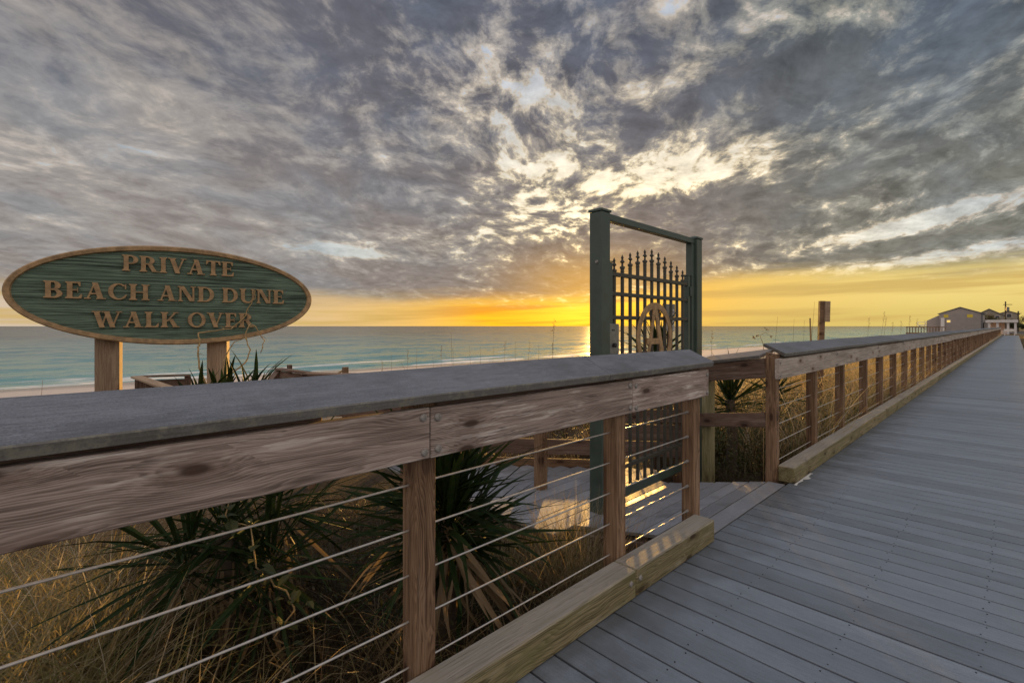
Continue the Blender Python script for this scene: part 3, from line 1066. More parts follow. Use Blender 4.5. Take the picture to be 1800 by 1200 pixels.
SF = thing('fence_post', q - dn * 1.8, 'weathered brown stub of a post with a slack rope on the dune', 'post')
bar('post', q - dn * 1.8, q, 0.11, 0.11, M_POST, SF)
q2 = at(560, 664, 11.6)
obj('rope', MB().tube([q - dn * .05, q.lerp(q2, .5) - dn * .09, q2 - dn * .02], 0.02, 6).mesh('rope', M_TWIG), None, SF)


# ------------------------------------------------------------------ gate
def build_gate():
    gy0 = 3.335
    G = thing('gate', (-2.39, gy0, -0.18), 'tall dark green metal gate with spear pickets and a gold ring with the letter A', 'gate', rz=R(1.3))
    W = WM[G.name]

    def loc(y, z=0.0, x=0.0):
        return W @ Matrix.Translation((x, y, z))

    GZ = 0.18        # local zero is 0.18 below the walk
    H = 2.365 + GZ

    def gate_post(y):
        b = MB().box((-0.127, 0, -0.35), (0, 0.127, H), 0.006)
        o = obj('gate_post', b.mesh('gate_post', M_GATE), loc(y), G)
        c = MB().box((-0.135, -0.008, H + 0.001), (0.008, 0.135, H + 0.022), 0.003)
        n = len(c.v)
        c.v += [(-0.133, -0.006, H + .0215), (0.006, -0.006, H + .0215), (0.006, 0.133, H + .0215), (-0.133, 0.133, H + .0215), (-0.0635, 0.0635, H + 0.045)]
        c.f += [(n, n + 1, n + 4), (n + 1, n + 2, n + 4), (n + 2, n + 3, n + 4), (n + 3, n, n + 4)]
        obj('post_cap', c.mesh('post_cap', M_GATE), loc(y), o)
        return o

    pl = gate_post(0.0)
    pr = gate_post(1.835)
    bo = MB().tube([(-0.05, -0.012, 0), (-0.05, 0.001, 0)], [0.012, 0.016], 10)
    obj('bolt', bo.mesh('bolt', M_STEEL), loc(0, 1.94 + GZ), pl)
    # jamb inside the far post, lintel over both
    obj('jamb', MB().box((-0.10, 1.768, -0.1), (-0.03, 1.833, H - 0.055), 0.003).mesh('jamb', M_GATE), loc(0), G)
    obj('lintel', MB().box((-0.10, 0.129, H - 0.055), (-0.028, 1.834, H + 0.004), 0.004).mesh('lintel', M_GATE), loc(0), G)
    # leaf
    sl, sr = 0.175, 1.70

    def stile(y, top):
        o = obj('stile', MB().box((-0.09, y, 0.05), (-0.04, y + 0.05, top + GZ), 0.003).mesh('stile', M_GATE), loc(0), G)
        obj('stile_cap', MB().box((-0.094, y - 0.004, top + GZ + .001), (-0.036, y + 0.054, top + GZ + 0.012), 0.002).mesh('stile_cap', M_GATE), loc(0), o)

    stile(sl, 1.955)
    stile(sr, 1.95)
    for (z, hh, m_) in ((1.858, .036, M_PICKET), (1.685, .034, M_PICKET), (1.476, .034, M_PICKET), (0.80, .036, M_PICKET), (0.13, .036, M_PICKET), (-0.105, .085, M_GATE)):
        obj('leaf_rail', MB().box((-0.083, sl + 0.051, z + GZ - hh / 2), (-0.047, sr - 0.001, z + GZ + hh / 2), 0.003).mesh('leaf_rail', m_), loc(0), G)
    y0, y1 = 0.285, 1.615
    for i in range(11):
        u = i / 10
        y = y0 + (y1 - y0) * u
        tip = 2.005 + 0.150 * (1 - abs(2 * u - 1.0) ** 1.35)
        w = 0.0125
        top = tip - 0.105
        # thin bars standing just clear of the rails they pass through
        p = obj('picket', MB().box((-0.065 - w, y - w, -0.06 + GZ), (-0.065 + w, y + w, top + GZ), 0.0015).mesh('picket', M_PICKET), loc(0), G)
        b = MB()
        zt = top + GZ
        b.box((-0.083, y - 0.018, zt - 0.022), (-0.047, y + 0.018, zt), 0.003)
        b.box((-0.079, y - 0.0145, zt - 0.052), (-0.051, y + 0.0145, zt - 0.042), 0.002)
        prof = [(0.0, 0.012), (0.018, 0.009), (0.030, 0.010), (0.036, 0.020), (0.044, 0.021), (0.058, 0.010), (0.068, 0.009), (0.080, 0.013), (0.106, 0.001)]
        b.tube([(-0.065, y, zt + h) for h, r in prof], [r for h, r in prof], 8)
        obj('finial', b.mesh('finial', M_PICKET), loc(0), p)
    # ring and letter, cut from flat plate and fixed to the face of the pickets
    cy, cz = 0.955, 1.285 + GZ
    b = MB()
    ro, ri = 0.345, 0.285
    N = 64
    for k in range(N):
        a = 2 * math.pi * k / N
        for (r, x) in ((ro, -0.036), (ri, -0.036), (ri, -0.026), (ro, -0.026)):
            b.v.append((x, cy + r * math.sin(a), cz + r * math.cos(a)))
    for k in range(N):
        k2 = (k + 1) % N
        for j in range(4):
            b.f.append((k * 4 + j, k * 4 + (j + 1) % 4, k2 * 4 + (j + 1) % 4, k2 * 4 + j))
    obj('emblem_ring', b.mesh('emblem_ring', M_GOLD), loc(0), G)
    b = MB()

    def plate(poly, x0, x1):
        n = len(b.v)
        k = len(poly)
        b.v.extend([(x0, cy + u, cz + v) for u, v in poly] + [(x1, cy + u, cz + v) for u, v in poly])
        b.f.append(tuple(range(n, n + k)))
        b.f.append(tuple(range(n + 2 * k - 1, n + k - 1, -1)))
        for i in range(k):
            j = (i + 1) % k
            b.f.append((n + i, n + k + i, n + k + j, n + j))
    plate([(-0.025, 0.29), (0.035, 0.29), (0.19, -0.205), (0.122, -0.205)], -0.038, -0.025)
    plate([(-0.028, 0.283), (0.012, 0.283), (-0.125, -0.205), (-0.165, -0.205)], -0.0375, -0.0245)
    plate([(-0.125, -0.005), (0.11, -0.005), (0.123, -0.060), (-0.14, -0.060)], -0.037, -0.0255)
    plate([(-0.155, 0.0), (-0.125, 0.0), (-0.125, -0.07), (-0.155, -0.055)], -0.0372, -0.0252)
    plate([(-0.205, -0.190), (-0.095, -0.190), (-0.095, -0.218), (-0.205, -0.218)], -0.0368, -0.0258)
    plate([(0.085, -0.190), (0.235, -0.190), (0.235, -0.218), (0.085, -0.218)], -0.0368, -0.0258)
    obj('emblem_letter', b.mesh('emblem_letter', M_GOLD), loc(0), G)
    # lock box beside the near post
    lk = obj('lock_box', MB().box((-0.10, 0.129, 1.155 + GZ), (-0.012, 0.285, 1.42 + GZ), 0.006).mesh('lock_box', M_LOCK), loc(0), G)
    for (yy, zz) in ((0.175, 1.365), (0.20, 1.365)):
        obj('keyhole', MB().tube([(-0.013, yy, zz + GZ), (-0.009, yy, zz + GZ)], 0.008, 10).mesh('keyhole', M_BLACK), loc(0), lk)
    obj('lock_knob', MB().tube([(-0.013, 0.19, 1.235 + GZ), (0.012, 0.19, 1.235 + GZ), (0.016, .19, 1.235 + GZ)], [0.016, 0.021, .012], 12).mesh('lock_knob', M_BLACK), loc(0), lk)
    # hinges on the far stile
    for z in (1.78, 0.5):
        obj('hinge', MB().tube([(-0.03, 1.735, z + GZ - .05), (-0.03, 1.735, z + GZ + .05)], 0.013, 8).mesh('hinge', M_GATE), loc(0), G)
    return G


build_gate()
# notice fixed to a thin stake beyond the gate
q = at(1177, 552, 6.0)
NB = thing('notice_board', (q.x, q.y, -0.5), 'small dark notice above a white one on a stake behind the gate pickets', 'sign')
nv = Matrix.Translation(q) @ Matrix.Rotation(TH + R(8), 4, 'Z')
obj('stake', MB().box((-0.02, 0.005, -1.9), (0.02, 0.035, 0.12)).mesh('stake', M_DARKWOOD), nv, NB)
obj('dark_notice', MB().box((-0.06, -0.006, -0.035), (0.07, 0.003, 0.125), 0.002).mesh('dark_notice', M_LOCK), nv, NB)
obj('white_notice', MB().box((-0.06, -0.006, -0.21), (0.065, 0.003, -0.055), 0.002).mesh('white_notice', M_SIGNWHITE), nv, NB)
for (u0, u1, v0, v1) in ((0.0, .02, .03, .06), (0.03, .055, .035, .06), (0.0, .055, .0, .012), (0.01, .05, -.018, -.008)):
    obj('print_mark', MB().box((u0, -0.009, v0), (u1, -0.0055, v1)).mesh('print_mark', M_SIGNWHITE), nv, NB)


# ------------------------------------------------------------------ oval sign with raised serif lettering
def arc(cx, cy, rx, ry, a0, a1, n=14):
    return [(cx + rx * math.cos(R(a0 + (a1 - a0) * i / n)), cy + ry * math.sin(R(a0 + (a1 - a0) * i / n))) for i in range(n + 1)]


T, t_, SF_H = 0.23, 0.085, 0.065       # thick stroke, thin stroke, serif height


def rect(x0, y0, x1, y1):
    return [[(x0, y0), (x1, y0), (x1, y1), (x0, y1)]]


def strip(o, i):
    return [[o[k], o[k + 1], i[k + 1], i[k]] for k in range(len(o) - 1)]


def stem(x, y0=0.0, y1=1.0, w=T, bot=True, top=True):
    r = rect(x, y0, x + w, y1)
    for (on, yy, s) in ((bot, y0, 1), (top, y1, -1)):
        if on:
            r += [[(x - 0.08, yy), (x + w + 0.08, yy), (x + w + 0.075, yy + s * SF_H * .8), (x + w, yy + s * SF_H * 1.5), (x, yy + s * SF_H * 1.5), (x - 0.075, yy + s * SF_H * .8)]]
    return r


def diag(xa, ya, xb, yb, w):
    return [[(xa, ya), (xa + w, ya), (xb + w, yb), (xb, yb)]]


def serif(x0, x1, y, up=1):
    return [[(x0, y), (x1, y), (x1 - .01, y + up * SF_H), (x0 + .01, y + up * SF_H)]]


def bowl(x, y0, y1, rx, w=T):
    cy, ry = (y0 + y1) / 2, (y1 - y0) / 2
    flat = 0.12
    r = rect(x, y1 - t_, x + flat + .01, y1) + rect(x, y0, x + flat + .01, y0 + t_)
    return r + strip(arc(x + flat, cy, rx, ry, 90, -90), arc(x + flat, cy, rx - w, ry - t_, 90, -90))


def arms(x, ys, ln):
    r = []
    for (yy, l, s) in zip(ys, ln, (1, 0, -1)):
        y0, y1 = (yy, yy + t_) if s >= 0 else (yy - t_, yy)
        r += rect(x, y0, x + l, y1)
        if s == 1:
            r += [[(x + l - .13, y1), (x + l, y0), (x + l + .03, y0 + .28), (x + l - .01, y0 + .28)]]
        elif s == -1:
            r += [[(x + l - .13, y0), (x + l, y1), (x + l, y1 - .27), (x + l - .04, y1 - .27)]]
        else:
            r += rect(x + l - .04, y0 - .09, x + l, y1 + .09)
    return r


GLYPH = {
    'I': (0.39, lambda: stem(0.08)),
    'P': (0.76, lambda: stem(0.08) + bowl(0.29, 0.44, 1.0, 0.36)),
    'R': (0.92, lambda: stem(0.08) + bowl(0.29, 0.46, 1.0, 0.33) + diag(0.64, 0.0, 0.38, 0.5, T) + serif(0.60, 0.94, 0)),
    'V': (0.92, lambda: diag(0.36, 0.0, 0.06, 1.0, T + .02) + diag(0.40, 0.0, 0.74, 1.0, t_) + serif(-0.02, 0.40, 1, -1) + serif(0.64, 0.93, 1, -1)),
    'A': (0.95, lambda: diag(0.60, 0.0, 0.34, 1.0, T + .02) + diag(0.10, 0.0, 0.42, 1.0, t_) + rect(0.2, 0.28, 0.66, 0.28 + t_) + serif(-0.01, 0.29, 0) + serif(0.52, 0.95, 0)),
    'T': (0.80, lambda: stem(0.285, top=False) + rect(0.02, 1 - t_, 0.78, 1) + [[(0.0, 0.72), (0.045, 0.72), (0.14, 1 - t_), (0.01, 1)]] + [[(0.755, 0.72), (0.80, 0.72), (0.79, 1), (0.66, 1 - t_)]]),
    'E': (0.74, lambda: stem(0.08) + arms(0.29, (0, 0.47, 1.0), (0.40, 0.26, 0.36))),
    'L': (0.72, lambda: stem(0.08) + arms(0.29, (0,), (0.38,))),
    'B': (0.82, lambda: stem(0.08) + bowl(0.29, 0.47, 1.0, 0.30) + bowl(0.29, 0.0, 0.54, 0.37)),
    'D': (0.95, lambda: stem(0.08) + bowl(0.29, 0.0, 1.0, 0.50)),
    'C': (0.92, lambda: strip(arc(0.50, 0.5, 0.47, 0.51, 48, 318, 22), arc(0.53, 0.5, 0.27, 0.43, 48, 318, 22)) + [[(0.80, 0.66), (0.86, 0.66), (0.86, 1.0), (0.78, 0.9)]] + [[(0.70, 0.16), (0.82, 0.17), (0.90, 0.30), (0.84, 0.32)]]),
    'O': (1.02, lambda: strip(arc(0.51, 0.5, 0.48, 0.515, 0, 360, 32), arc(0.51, 0.5, 0.27, 0.43, 0, 360, 32))),
    'H': (0.98, lambda: stem(0.08) + stem(0.67) + rect(0.29, 0.46, 0.69, 0.46 + t_)),
    'N': (0.96, lambda: stem(0.08, w=t_ + .02) + rect(0.76, 0.0, 0.76 + t_ + .01, 1.0) + serif(0.66, 0.95, 1, -1) + diag(0.62, 0.0, 0.08, 1.0, T + .01) + serif(-0.02, .25, 1, -1)),
    'U': (0.94, lambda: stem(0.08, 0.33, 1.0, bot=False) + stem(0.75, 0.33, 1.0, t_ + .01, bot=False) + strip(arc(0.465, 0.34, 0.385, 0.355, 180, 360), arc(0.51, 0.34, 0.22, 0.26, 180, 360))),
    'W': (1.34, lambda: diag(0.32, 0.0, 0.06, 1.0, T + .01) + diag(0.37, 0.0, 0.60, 0.86, t_) + diag(0.80, 0.0, 0.51, 1.0, T + .01) + diag(0.86, 0.0, 1.17, 1.0, t_) + serif(-0.02, 0.38, 1, -1) + serif(0.42, 0.80, 1, -1) + serif(1.06, 1.35, 1, -1)),
    'K': (0.96, lambda: stem(0.08) + diag(0.28, 0.40, 0.70, 1.0, t_ + .02) + diag(0.66, 0.0, 0.38, 0.56, T) + serif(0.60, 0.97, 0) + serif(0.62, 0.92, 1, -1)),
}


def build_sign():
    dx, dy = 0.1071, 0.9942
    k0 = (-4.485, 0.2406)
    kc = 0.50
    cx, cy = k0[0] + dx * kc, k0[1] + dy * kc
    SG = thing('beach_sign', (cx, cy, -0.6), 'large oval carved green sign with tan rim and raised lettering on two posts', 'sign')
    ang = math.atan2(dy, dx)
    # local frame: X along the text, -Y out of the face, Z up
    M = Matrix.Translation((cx, cy, 1.63)) @ Matrix.Rotation(ang, 4, 'Z')
    A, B = 0.955, 0.372
    N = 96
    b = MB()
    b.prism([(A * 0.975 * math.cos(2 * math.pi * k / N), B * 0.95 * math.sin(2 * math.pi * k / N)) for k in range(N)], -0.004, 0.052)
    obj('sign_panel', b.mesh('sign_panel', M_PANEL), M, SG)
    b = MB()
    w = 0.040
    prof = [(w, -0.005), (w * 0.85, -0.020), (w * 0.2, -0.022), (0, -0.014), (0, 0.056), (w, 0.056)]
    for k in range(N):
        a = 2 * math.pi * k / N
        for (off_, yy) in prof:
            b.v.append(((A - off_) * math.cos(a), yy, (B - off_) * math.sin(a)))
    n = len(prof)
    for k in range(N):
        k2 = (k + 1) % N
        for j in range(n):
            b.f.append((k * n + j, k * n + (j + 1) % n, k2 * n + (j + 1) % n, k2 * n + j))
    obj('sign_rim', b.mesh('sign_rim', M_GOLD), M, SG)
    lines = (('PRIVATE', 0.148, 0.862, 1.800, 0.114), ('BEACH AND DUNE', -0.262, 1.238, 1.590, 0.115), ('WALK OVER', -0.015, 1.005, 1.391, 0.114))
    for (txt, u0, u1, z0, h) in lines:
        adv = [0.34 if c == ' ' else GLYPH[c][0] + 0.06 for c in txt]
        tot = sum(adv)
        sxx = (u1 - u0) / (tot * h)
        u = 0.0
        for c, a in zip(txt, adv):
            if c != ' ':
                b = MB()
                for i, poly in enumerate(GLYPH[c][1]()):
                    b.prism([((p[0]) * h * sxx, p[1] * h) for p in poly], -0.0190 - 0.00013 * i, 0.0)
                # weathered tan letters standing proud of the panel
                o = obj('letter', b.mesh('letter', M_GOLD), M @ Matrix.Translation((u0 - kc + u * h * sxx, -0.003, z0 - 1.63)), SG)
            u += a
    for kk in (0.0, 0.692):
        b = MB().box((kk - kc, 0.058, -2.3), (kk - kc + 0.14, 0.198, 0.05 if kk else 0.06), 0.006)
        me = MB().box((-1.15, -0.07, -0.07), (1.2, 0.07, 0.07), 0.006).mesh('sign_post', M_SIGNPOST)
        Mp = M @ Matrix.Translation((kk - kc + 0.07, 0.138, -1.15)) @ Matrix.Rotation(R(-7 if kk < .1 else -16), 4, 'Z') @ Matrix.Rotation(R(-90), 4, 'Y')
        obj('sign_post', me, Mp, SG)
    # dead vine climbing over it
    V = thing('dry_vine', M @ Vector((0.3, -0.08, -0.9)), 'dry leafless vine scrambling over the lower right of the oval sign', 'vine')

    def path(pts, r, br=0):
        P = [M @ Vector((u, y, z)) for (u, y, z) in pts]
        # resample with small kinks
        Q = []
        for a, c in zip(P[:-1], P[1:]):
            for s in (0, .33, .66):
                q = a.lerp(c, s)
                Q.append(q + Vector((jit(.005), jit(.005), jit(.005))))
        Q.append(P[-1])
        obj('stem', MB().tube(Q, [r * 1.25 * (1 - 0.5 * i / len(Q)) for i in range(len(Q))], 6).mesh('stem', M_TWIG, smooth=True), None, V)
        for q in Q[2::3]:
            d = Vector((jit(.04), jit(.04), jit(.03)))
            obj('tendril', MB().tube([q, q + d * .5 + Vector((0, 0, .01)), q + d], [r * .5, r * .35, r * .2], 5).mesh('tendril', M_TWIG), None, V)
    path([(0.20, -0.10, -0.80), (0.11, -0.12, -0.55), (0.10, -0.10, -0.40), (0.115, -0.09, -0.37), (0.105, -0.08, -0.28), (0.20, -0.05, -0.27), (0.33, -0.04, -0.25), (0.42, -0.04, -0.17), (0.46, -0.04, -0.07), (0.50, -0.05, 0.0), (0.50, -.05, .06)], 0.006)
    path([(0.18, -0.16, -0.78), (0.30, -0.15, -0.62), (0.42, -0.14, -0.52), (0.45, -0.13, -0.42), (0.42, -0.10, -0.30), (0.46, -0.08, -0.21), (0.50, -0.08, -0.23), (0.56, -0.1, -0.35), (0.53, -0.11, -0.45)], 0.0055)
    path([(0.26, -0.12, -0.7), (0.27, -0.1, -0.5), (0.34, -0.08, -0.36), (0.42, -0.06, -0.33), (0.55, -0.05, -0.3)], 0.004)


build_sign()


# ------------------------------------------------------------------ plants
def tint_attr(me, vals):
    a = me.attributes.new('tint', 'FLOAT', 'POINT')
    a.data.foreach_set('value', np.asarray(vals, dtype=np.float32))


def ribbons(name, base, az, length, lean, curl, width, tint, mat, segs=5, kind='stuff'):
    """many curved blades in one mesh (arrays of equal length)"""
    n = len(az)
    s = np.linspace(0, 1, segs + 1)
    ang = lean[:, None] + curl[:, None] * s[None, :]          # angle from upright
    step = (length / segs)[:, None]
    hx = np.concatenate([np.zeros((n, 1)), np.cumsum(np.sin(ang[:, :-1]) * step, 1)], 1)
    hz = np.concatenate([np.zeros((n, 1)), np.cumsum(np.cos(ang[:, :-1]) * step, 1)], 1)
    ca, sa = np.cos(az)[:, None], np.sin(az)[:, None]
    tw = rng.uniform(0, math.pi, n)[:, None]
    w = width[:, None] * (1 - s[None, :] ** 1.5 * 0.9) * 0.5
    # slight sideways wander
    wig = (rng.normal(0, 0.05, n)[:, None] * s[None, :] ** 2) * length[:, None]
    cx = base[:, 0:1] + hx * ca - wig * sa
    cy = base[:, 1:2] + hx * sa + wig * ca
    cz = base[:, 2:3] + hz
    ox, oy = np.cos(tw) * w, np.sin(tw) * w
    V = np.stack([np.stack([cx - ox, cy - oy, cz], -1), np.stack([cx + ox, cy + oy, cz], -1)], 2)   # n, segs+1, 2, 3
    V = V.reshape(-1, 3)
    k = (segs + 1) * 2
    bi = (np.arange(n) * k)[:, None]
    j = np.arange(segs)[None, :] * 2
    F = np.stack([bi + j, bi + j + 1, bi + j + 3, bi + j + 2], -1).reshape(-1, 4)
    me = bpy.data.meshes.new(name)
    me.vertices.add(len(V))
    me.vertices.foreach_set('co', V.astype(np.float32).ravel())
    me.loops.add(F.size)
    me.loops.foreach_set('vertex_index', F.astype(np.int32).ravel())
    me.polygons.add(len(F))
    me.polygons.foreach_set('loop_start', (np.arange(len(F)) * 4).astype(np.int32))
    me.polygons.foreach_set('loop_total', np.full(len(F), 4, np.int32))
    me.update()
    me.validate()
    tint_attr(me, np.repeat(tint, k))
    me.materials.append(mat)
    o = obj(name, me)
    if kind:
        o['kind'] = kind
    return o


def ground_z(x, y):
    return np.array([dune_h(float(a), float(b)) for a, b in zip(x, y)])


def grass_patch(name, n, xr, yr, lr, wr, mat, clump=40, lean=(0.05, 0.7), curl=(0.3, 1.9), label=None, keep=None, segs=5, tint=(0, 1)):
    nc = max(1, n // clump)
    ccx = rng.uniform(*xr, nc)
    ccy = rng.uniform(*yr, nc)
    if keep is not None:
        ok = keep(ccx, ccy)
        ccx, ccy = ccx[ok], ccy[ok]
        nc = len(ccx)
    idx = rng.integers(0, nc, n)
    x = ccx[idx] + rng.normal(0, 0.07, n)
    y = ccy[idx] + rng.normal(0, 0.07, n)
    x = np.minimum(x, -1.60)
    cl = rng.uniform(0.6, 1.15, nc)[idx]
    base = np.stack([x, y, ground_z(x, y) - 0.02], 1)
    caz = rng.uniform(0, 2 * math.pi, nc)[idx]
    az = caz + rng.normal(0, 1.5, n)
    L = rng.uniform(*lr, n) * cl
    ti = np.clip(rng.uniform(*tint, nc)[idx] * 0.5 + rng.uniform(*tint, n) * 0.5, 0, 0.62)
    o = ribbons(name, base, az, L, rng.uniform(*lean, n), rng.uniform(*curl, n), rng.uniform(*wr, n), ti, mat, segs)
    if label:
        o['label'] = label
    return o


def off_landing(x, y):
    a = ~((x < -1.3) & (x > -2.5) & (y > 2.95) & (y < 4.85))
    b = ~((x <= -2.3) & (x > -5.2) & (y > 2.7) & (y < 5.15 + (x + 2.5) * 0.86 + .1))
    px, py = x + 2.15, y - 3.6
    lane = np.abs(px * 0.812 + py * 0.583) < 0.24
    c = ~(lane & (x < -2.6) & (y > 4.5) & (y < 8.5))
    return a & b & c


# near dune grass behind the first railing: straw to the left, browner tangle to the right
grass_patch('dune_grass', 6500, (-3.9, -1.65), (-1.5, 0.25), (0.45, 0.95), (0.003, 0.007), M_GRASS, 60, label='tall dry straw coloured dune grass behind the nearest railing', curl=(0.5, 2.6))
grass_patch('dune_grass', 4500, (-4.6, -2.6), (-1.5, 0.3), (0.5, 1.1), (0.004, 0.008), M_GRASS, 55, label='dry dune grass standing round the yuccas')
grass_patch('dune_scrub', 13000, (-4.6, -1.65), (0.1, 3.0), (0.25, 0.75), (0.003, 0.008), M_RUSH, 40, curl=(0.5, 3.2), lean=(0.1, 1.2), label='brown tangled stems under the yucca by the gate', keep=off_landing)
grass_patch('dune_grass', 1500, (-2.6, -1.7), (2.3, 3.0), (0.5, 0.85), (0.003, 0.005), M_GRASS, 40, label='wispy straw grass beside the landing', lean=(0.02, .35), curl=(0.2, 1.2), keep=off_landing)
grass_patch('dune_grass', 4200, (-2.9, -1.66), (-1.5, 0.35), (0.6, 1.15), (0.006, 0.012), M_GRASS, 34, label='broad pale arching blades close behind the nearest railing', curl=(0.9, 2.8), lean=(0.05, .6), tint=(0.18, .42))
grass_patch('dune_grass', 520, (-2.6, -1.68), (0.3, 1.9), (0.5, 1.0), (0.005, 0.009), M_GRASS, 14, label='scattered pale blades among the yuccas', curl=(0.9, 2.8), lean=(0.05, .6), tint=(0.18, .42))
# beyond the gate along the long railing
grass_patch('dune_grass', 7000, (-4.2, -1.66), (6.6, 16), (0.9, 1.55), (0.007, 0.014), M_GRASS, 26, label='golden backlit dune grass along the long railing', lean=(0.02, 0.5), curl=(0.2, 1.8), keep=off_landing)
grass_patch('dune_scrub', 12000, (-4.6, -1.66), (4.95, 16), (0.3, 0.75), (0.005, 0.011), M_RUSH, 35, label='brown dune scrub along the long railing', lean=(0.05, 1.0), curl=(0.4, 2.8), keep=off_landing)
grass_patch('dune_grass', 9000, (-5.0, -1.7), (16, 60), (0.6, 1.2), (0.012, 0.022), M_GRASS, 40, label='dune grass along the far part of the long railing', lean=(0.02, 0.5), curl=(0.2, 1.6), segs=4)
grass_patch('dune_grass', 9000, (-9, -1.8), (60, 108), (0.7, 1.5), (0.02, 0.04), M_GRASS, 40, label='far dune grass in front of the houses', lean=(0.02, 0.5), curl=(0.2, 1.6), segs=3)
grass_patch('dune_grass', 9000, (-26, -4.8), (-6, 40), (0.5, 0.9), (0.010, 0.018), M_GRASS, 40, label='sparse grass over the dune slope', lean=(0.02, 0.6), curl=(0.2, 1.6), segs=4, keep=off_landing)


grass_patch('dune_scrub', 5000, (-9.5, -3.9), (4.6, 11), (0.4, 0.85), (0.006, 0.012), M_RUSH, 30, curl=(0.3, 2.4), lean=(0.05, .9), label='brown scrub on the dune beyond the landing', keep=off_landing)


# verge grass on the inland side of the walk
def verge():
    n = 14000
    x = rng.uniform(0.42, 3.6, n)
    y = rng.uniform(2, 110, n)
    base = np.stack([x, y, np.full(n, -0.43)], 1)
    o = ribbons('verge_grass', base, rng.uniform(0, 6.28, n), rng.uniform(0.08, 0.22, n), rng.uniform(0, .5, n), rng.uniform(.2, 1.2, n), rng.uniform(0.01, 0.025, n), rng.uniform(0.55, 0.62, n) + .15, M_GRASS, 3)
    o['label'] = 'short green verge beside the far end of the walk'


verge()


# scrub with small leaves
def leaf_scrub(name, n, xr, yr, hmax, size, label, keep=None):
    nc = 60
    cx, cy = rng.uniform(*xr, nc), rng.uniform(*yr, nc)
    if keep is not None:
        ok = keep(cx, cy)
        cx, cy = cx[ok], cy[ok]
        nc = len(cx)
    ch = rng.uniform(0.4, 1.0, nc) * hmax
    idx = rng.integers(0, nc, n)
    u = rng.normal(0, 1, (n, 3))
    u /= np.linalg.norm(u, axis=1)[:, None]
    rr = rng.uniform(0.5, 1.0, n) ** 0.5
    x = cx[idx] + u[:, 0] * rr * 0.42
    y = cy[idx] + u[:, 1] * rr * 0.42
    z = ground_z(cx, cy)[idx] + ch[idx] * (0.5 + 0.5 * u[:, 2] * rr)
    x = np.minimum(x, -1.62)
    a = rng.normal(0, 1, (n, 3))
    a /= np.linalg.norm(a, axis=1)[:, None]
    b = np.cross(a, rng.normal(0, 1, (n, 3)))
    b /= np.linalg.norm(b, axis=1)[:, None]
    s = rng.uniform(*size, n)[:, None]
    c = np.stack([x, y, z], 1)
    V = np.stack([c - a * s, c + b * s * .38, c + a * s, c - b * s * .38], 1).reshape(-1, 3)
    F = np.arange(n * 4).reshape(-1, 4)
    me = bpy.data.meshes.new(name)
    me.from_pydata(V.tolist(), [], F.tolist())
    tint_attr(me, np.repeat(rng.uniform(0, .62, n), 4))
    me.materials.append(M_SHRUB)
    o = obj(name, me, kind='stuff')
    o['label'] = label


leaf_scrub('shrub_leaves', 9000, (-3.9, -1.9), (5.2, 12), 1.1, (0.012, 0.028), 'small leaved scrub beyond the return rail', off_landing)
leaf_scrub('shrub_leaves', 7000, (-4.4, -2.3), (5.5, 7.6), 1.15, (0.012, 0.030), 'dark leafy bush behind the gate and return rail', off_landing)
leaf_scrub('shrub_leaves', 2500, (-3.4, -1.8), (0.3, 2.9), 0.5, (0.012, 0.03), 'small leaved weeds among the tangled stems', off_landing)


# yuccas: each leaf its own part
LEAVES = {}


def leaf_mesh(L, W, droop, mat):
    key = (L, W, droop, mat.name)
    if key in LEAVES:
        return LEAVES[key]
    b = MB()
    prof = [(0, 0.55), (0.12, 0.62), (0.4, 1.0), (0.7, 0.8), (0.9, 0.35), (1.0, 0.03)]
    for (s, w) in prof:
        x = L * s
        zz = -droop * L * s * s
        for e in (-1, 0, 1):
            b.v.append((x, e * W * w * 0.5, zz + abs(e) * W * 0.18 * w))
    for i in range(len(prof) - 1):
        for j in range(2):
            b.f.append((i * 3 + j, i * 3 + j + 1, i * 3 + j + 4, i * 3 + j + 3))
    me = b.mesh('leaf', mat, fix=False)
    tint_attr(me, [0.0] * len(me.vertices))
    LEAVES[key] = me
    return me


def yucca(loc, n, L, W, label, lo=-35, hi=85, dead=0.0, heads=((0, 0, 0),)):
    x, y, z = loc
    g = dune_h(x, y)
    Y = thing('yucca', (x, y, g), label, 'yucca', 'spiky yuccas on the dune')
    obj('trunk', MB().tube([(x, y, g - 0.05), (x + jit(.03), y + jit(.03), (g + z) / 2), (x, y, z + .05)], [0.075, 0.065, 0.055], 9).mesh('trunk', M_BARK), None, Y)
    gaps = [(random.uniform(0, 6.28), random.uniform(.2, .5)) for _ in heads]
    for k in range(n):
        u = (k + 0.5) / n
        hi_ = k % len(heads)
        hx, hy, hz = heads[hi_]
        e = R(hi + (lo - hi) * u ** 0.85 + jit(15))
        a = k * 2.39996 + jit(0.5)
        if abs((a - gaps[hi_][0] + math.pi) % (2 * math.pi) - math.pi) < gaps[hi_][1] and random.random() < .65:
            a += gaps[hi_][1] * 1.6
        scl = random.choice((0.6, 0.75, 0.85, 0.95, 1.0, 1.1))
        is_dead = dead and u > 1 - dead and random.random() < 0.75
        if is_dead:
            me = leaf_mesh(round(L * scl * .85, 3), W, random.choice((0.35, 0.6, 0.9)), M_DEADLEAF)
        else:
            me = leaf_mesh(round(L * scl, 3), W, random.choice((0.0, 0.06, 0.14, 0.26, 0.42)), M_YUCCA)
        M = Matrix.Translation((x + hx + jit(.03), y + hy + jit(.03), z + hz + 0.16 * (0.5 - u))) @ Matrix.Rotation(a, 4, 'Z') @ Matrix.Rotation(-e, 4, 'Y') @ Matrix.Rotation(jit(.9), 4, 'X') @ Matrix.Translation((0.03, 0, 0))
        obj('leaf', me, M, Y)


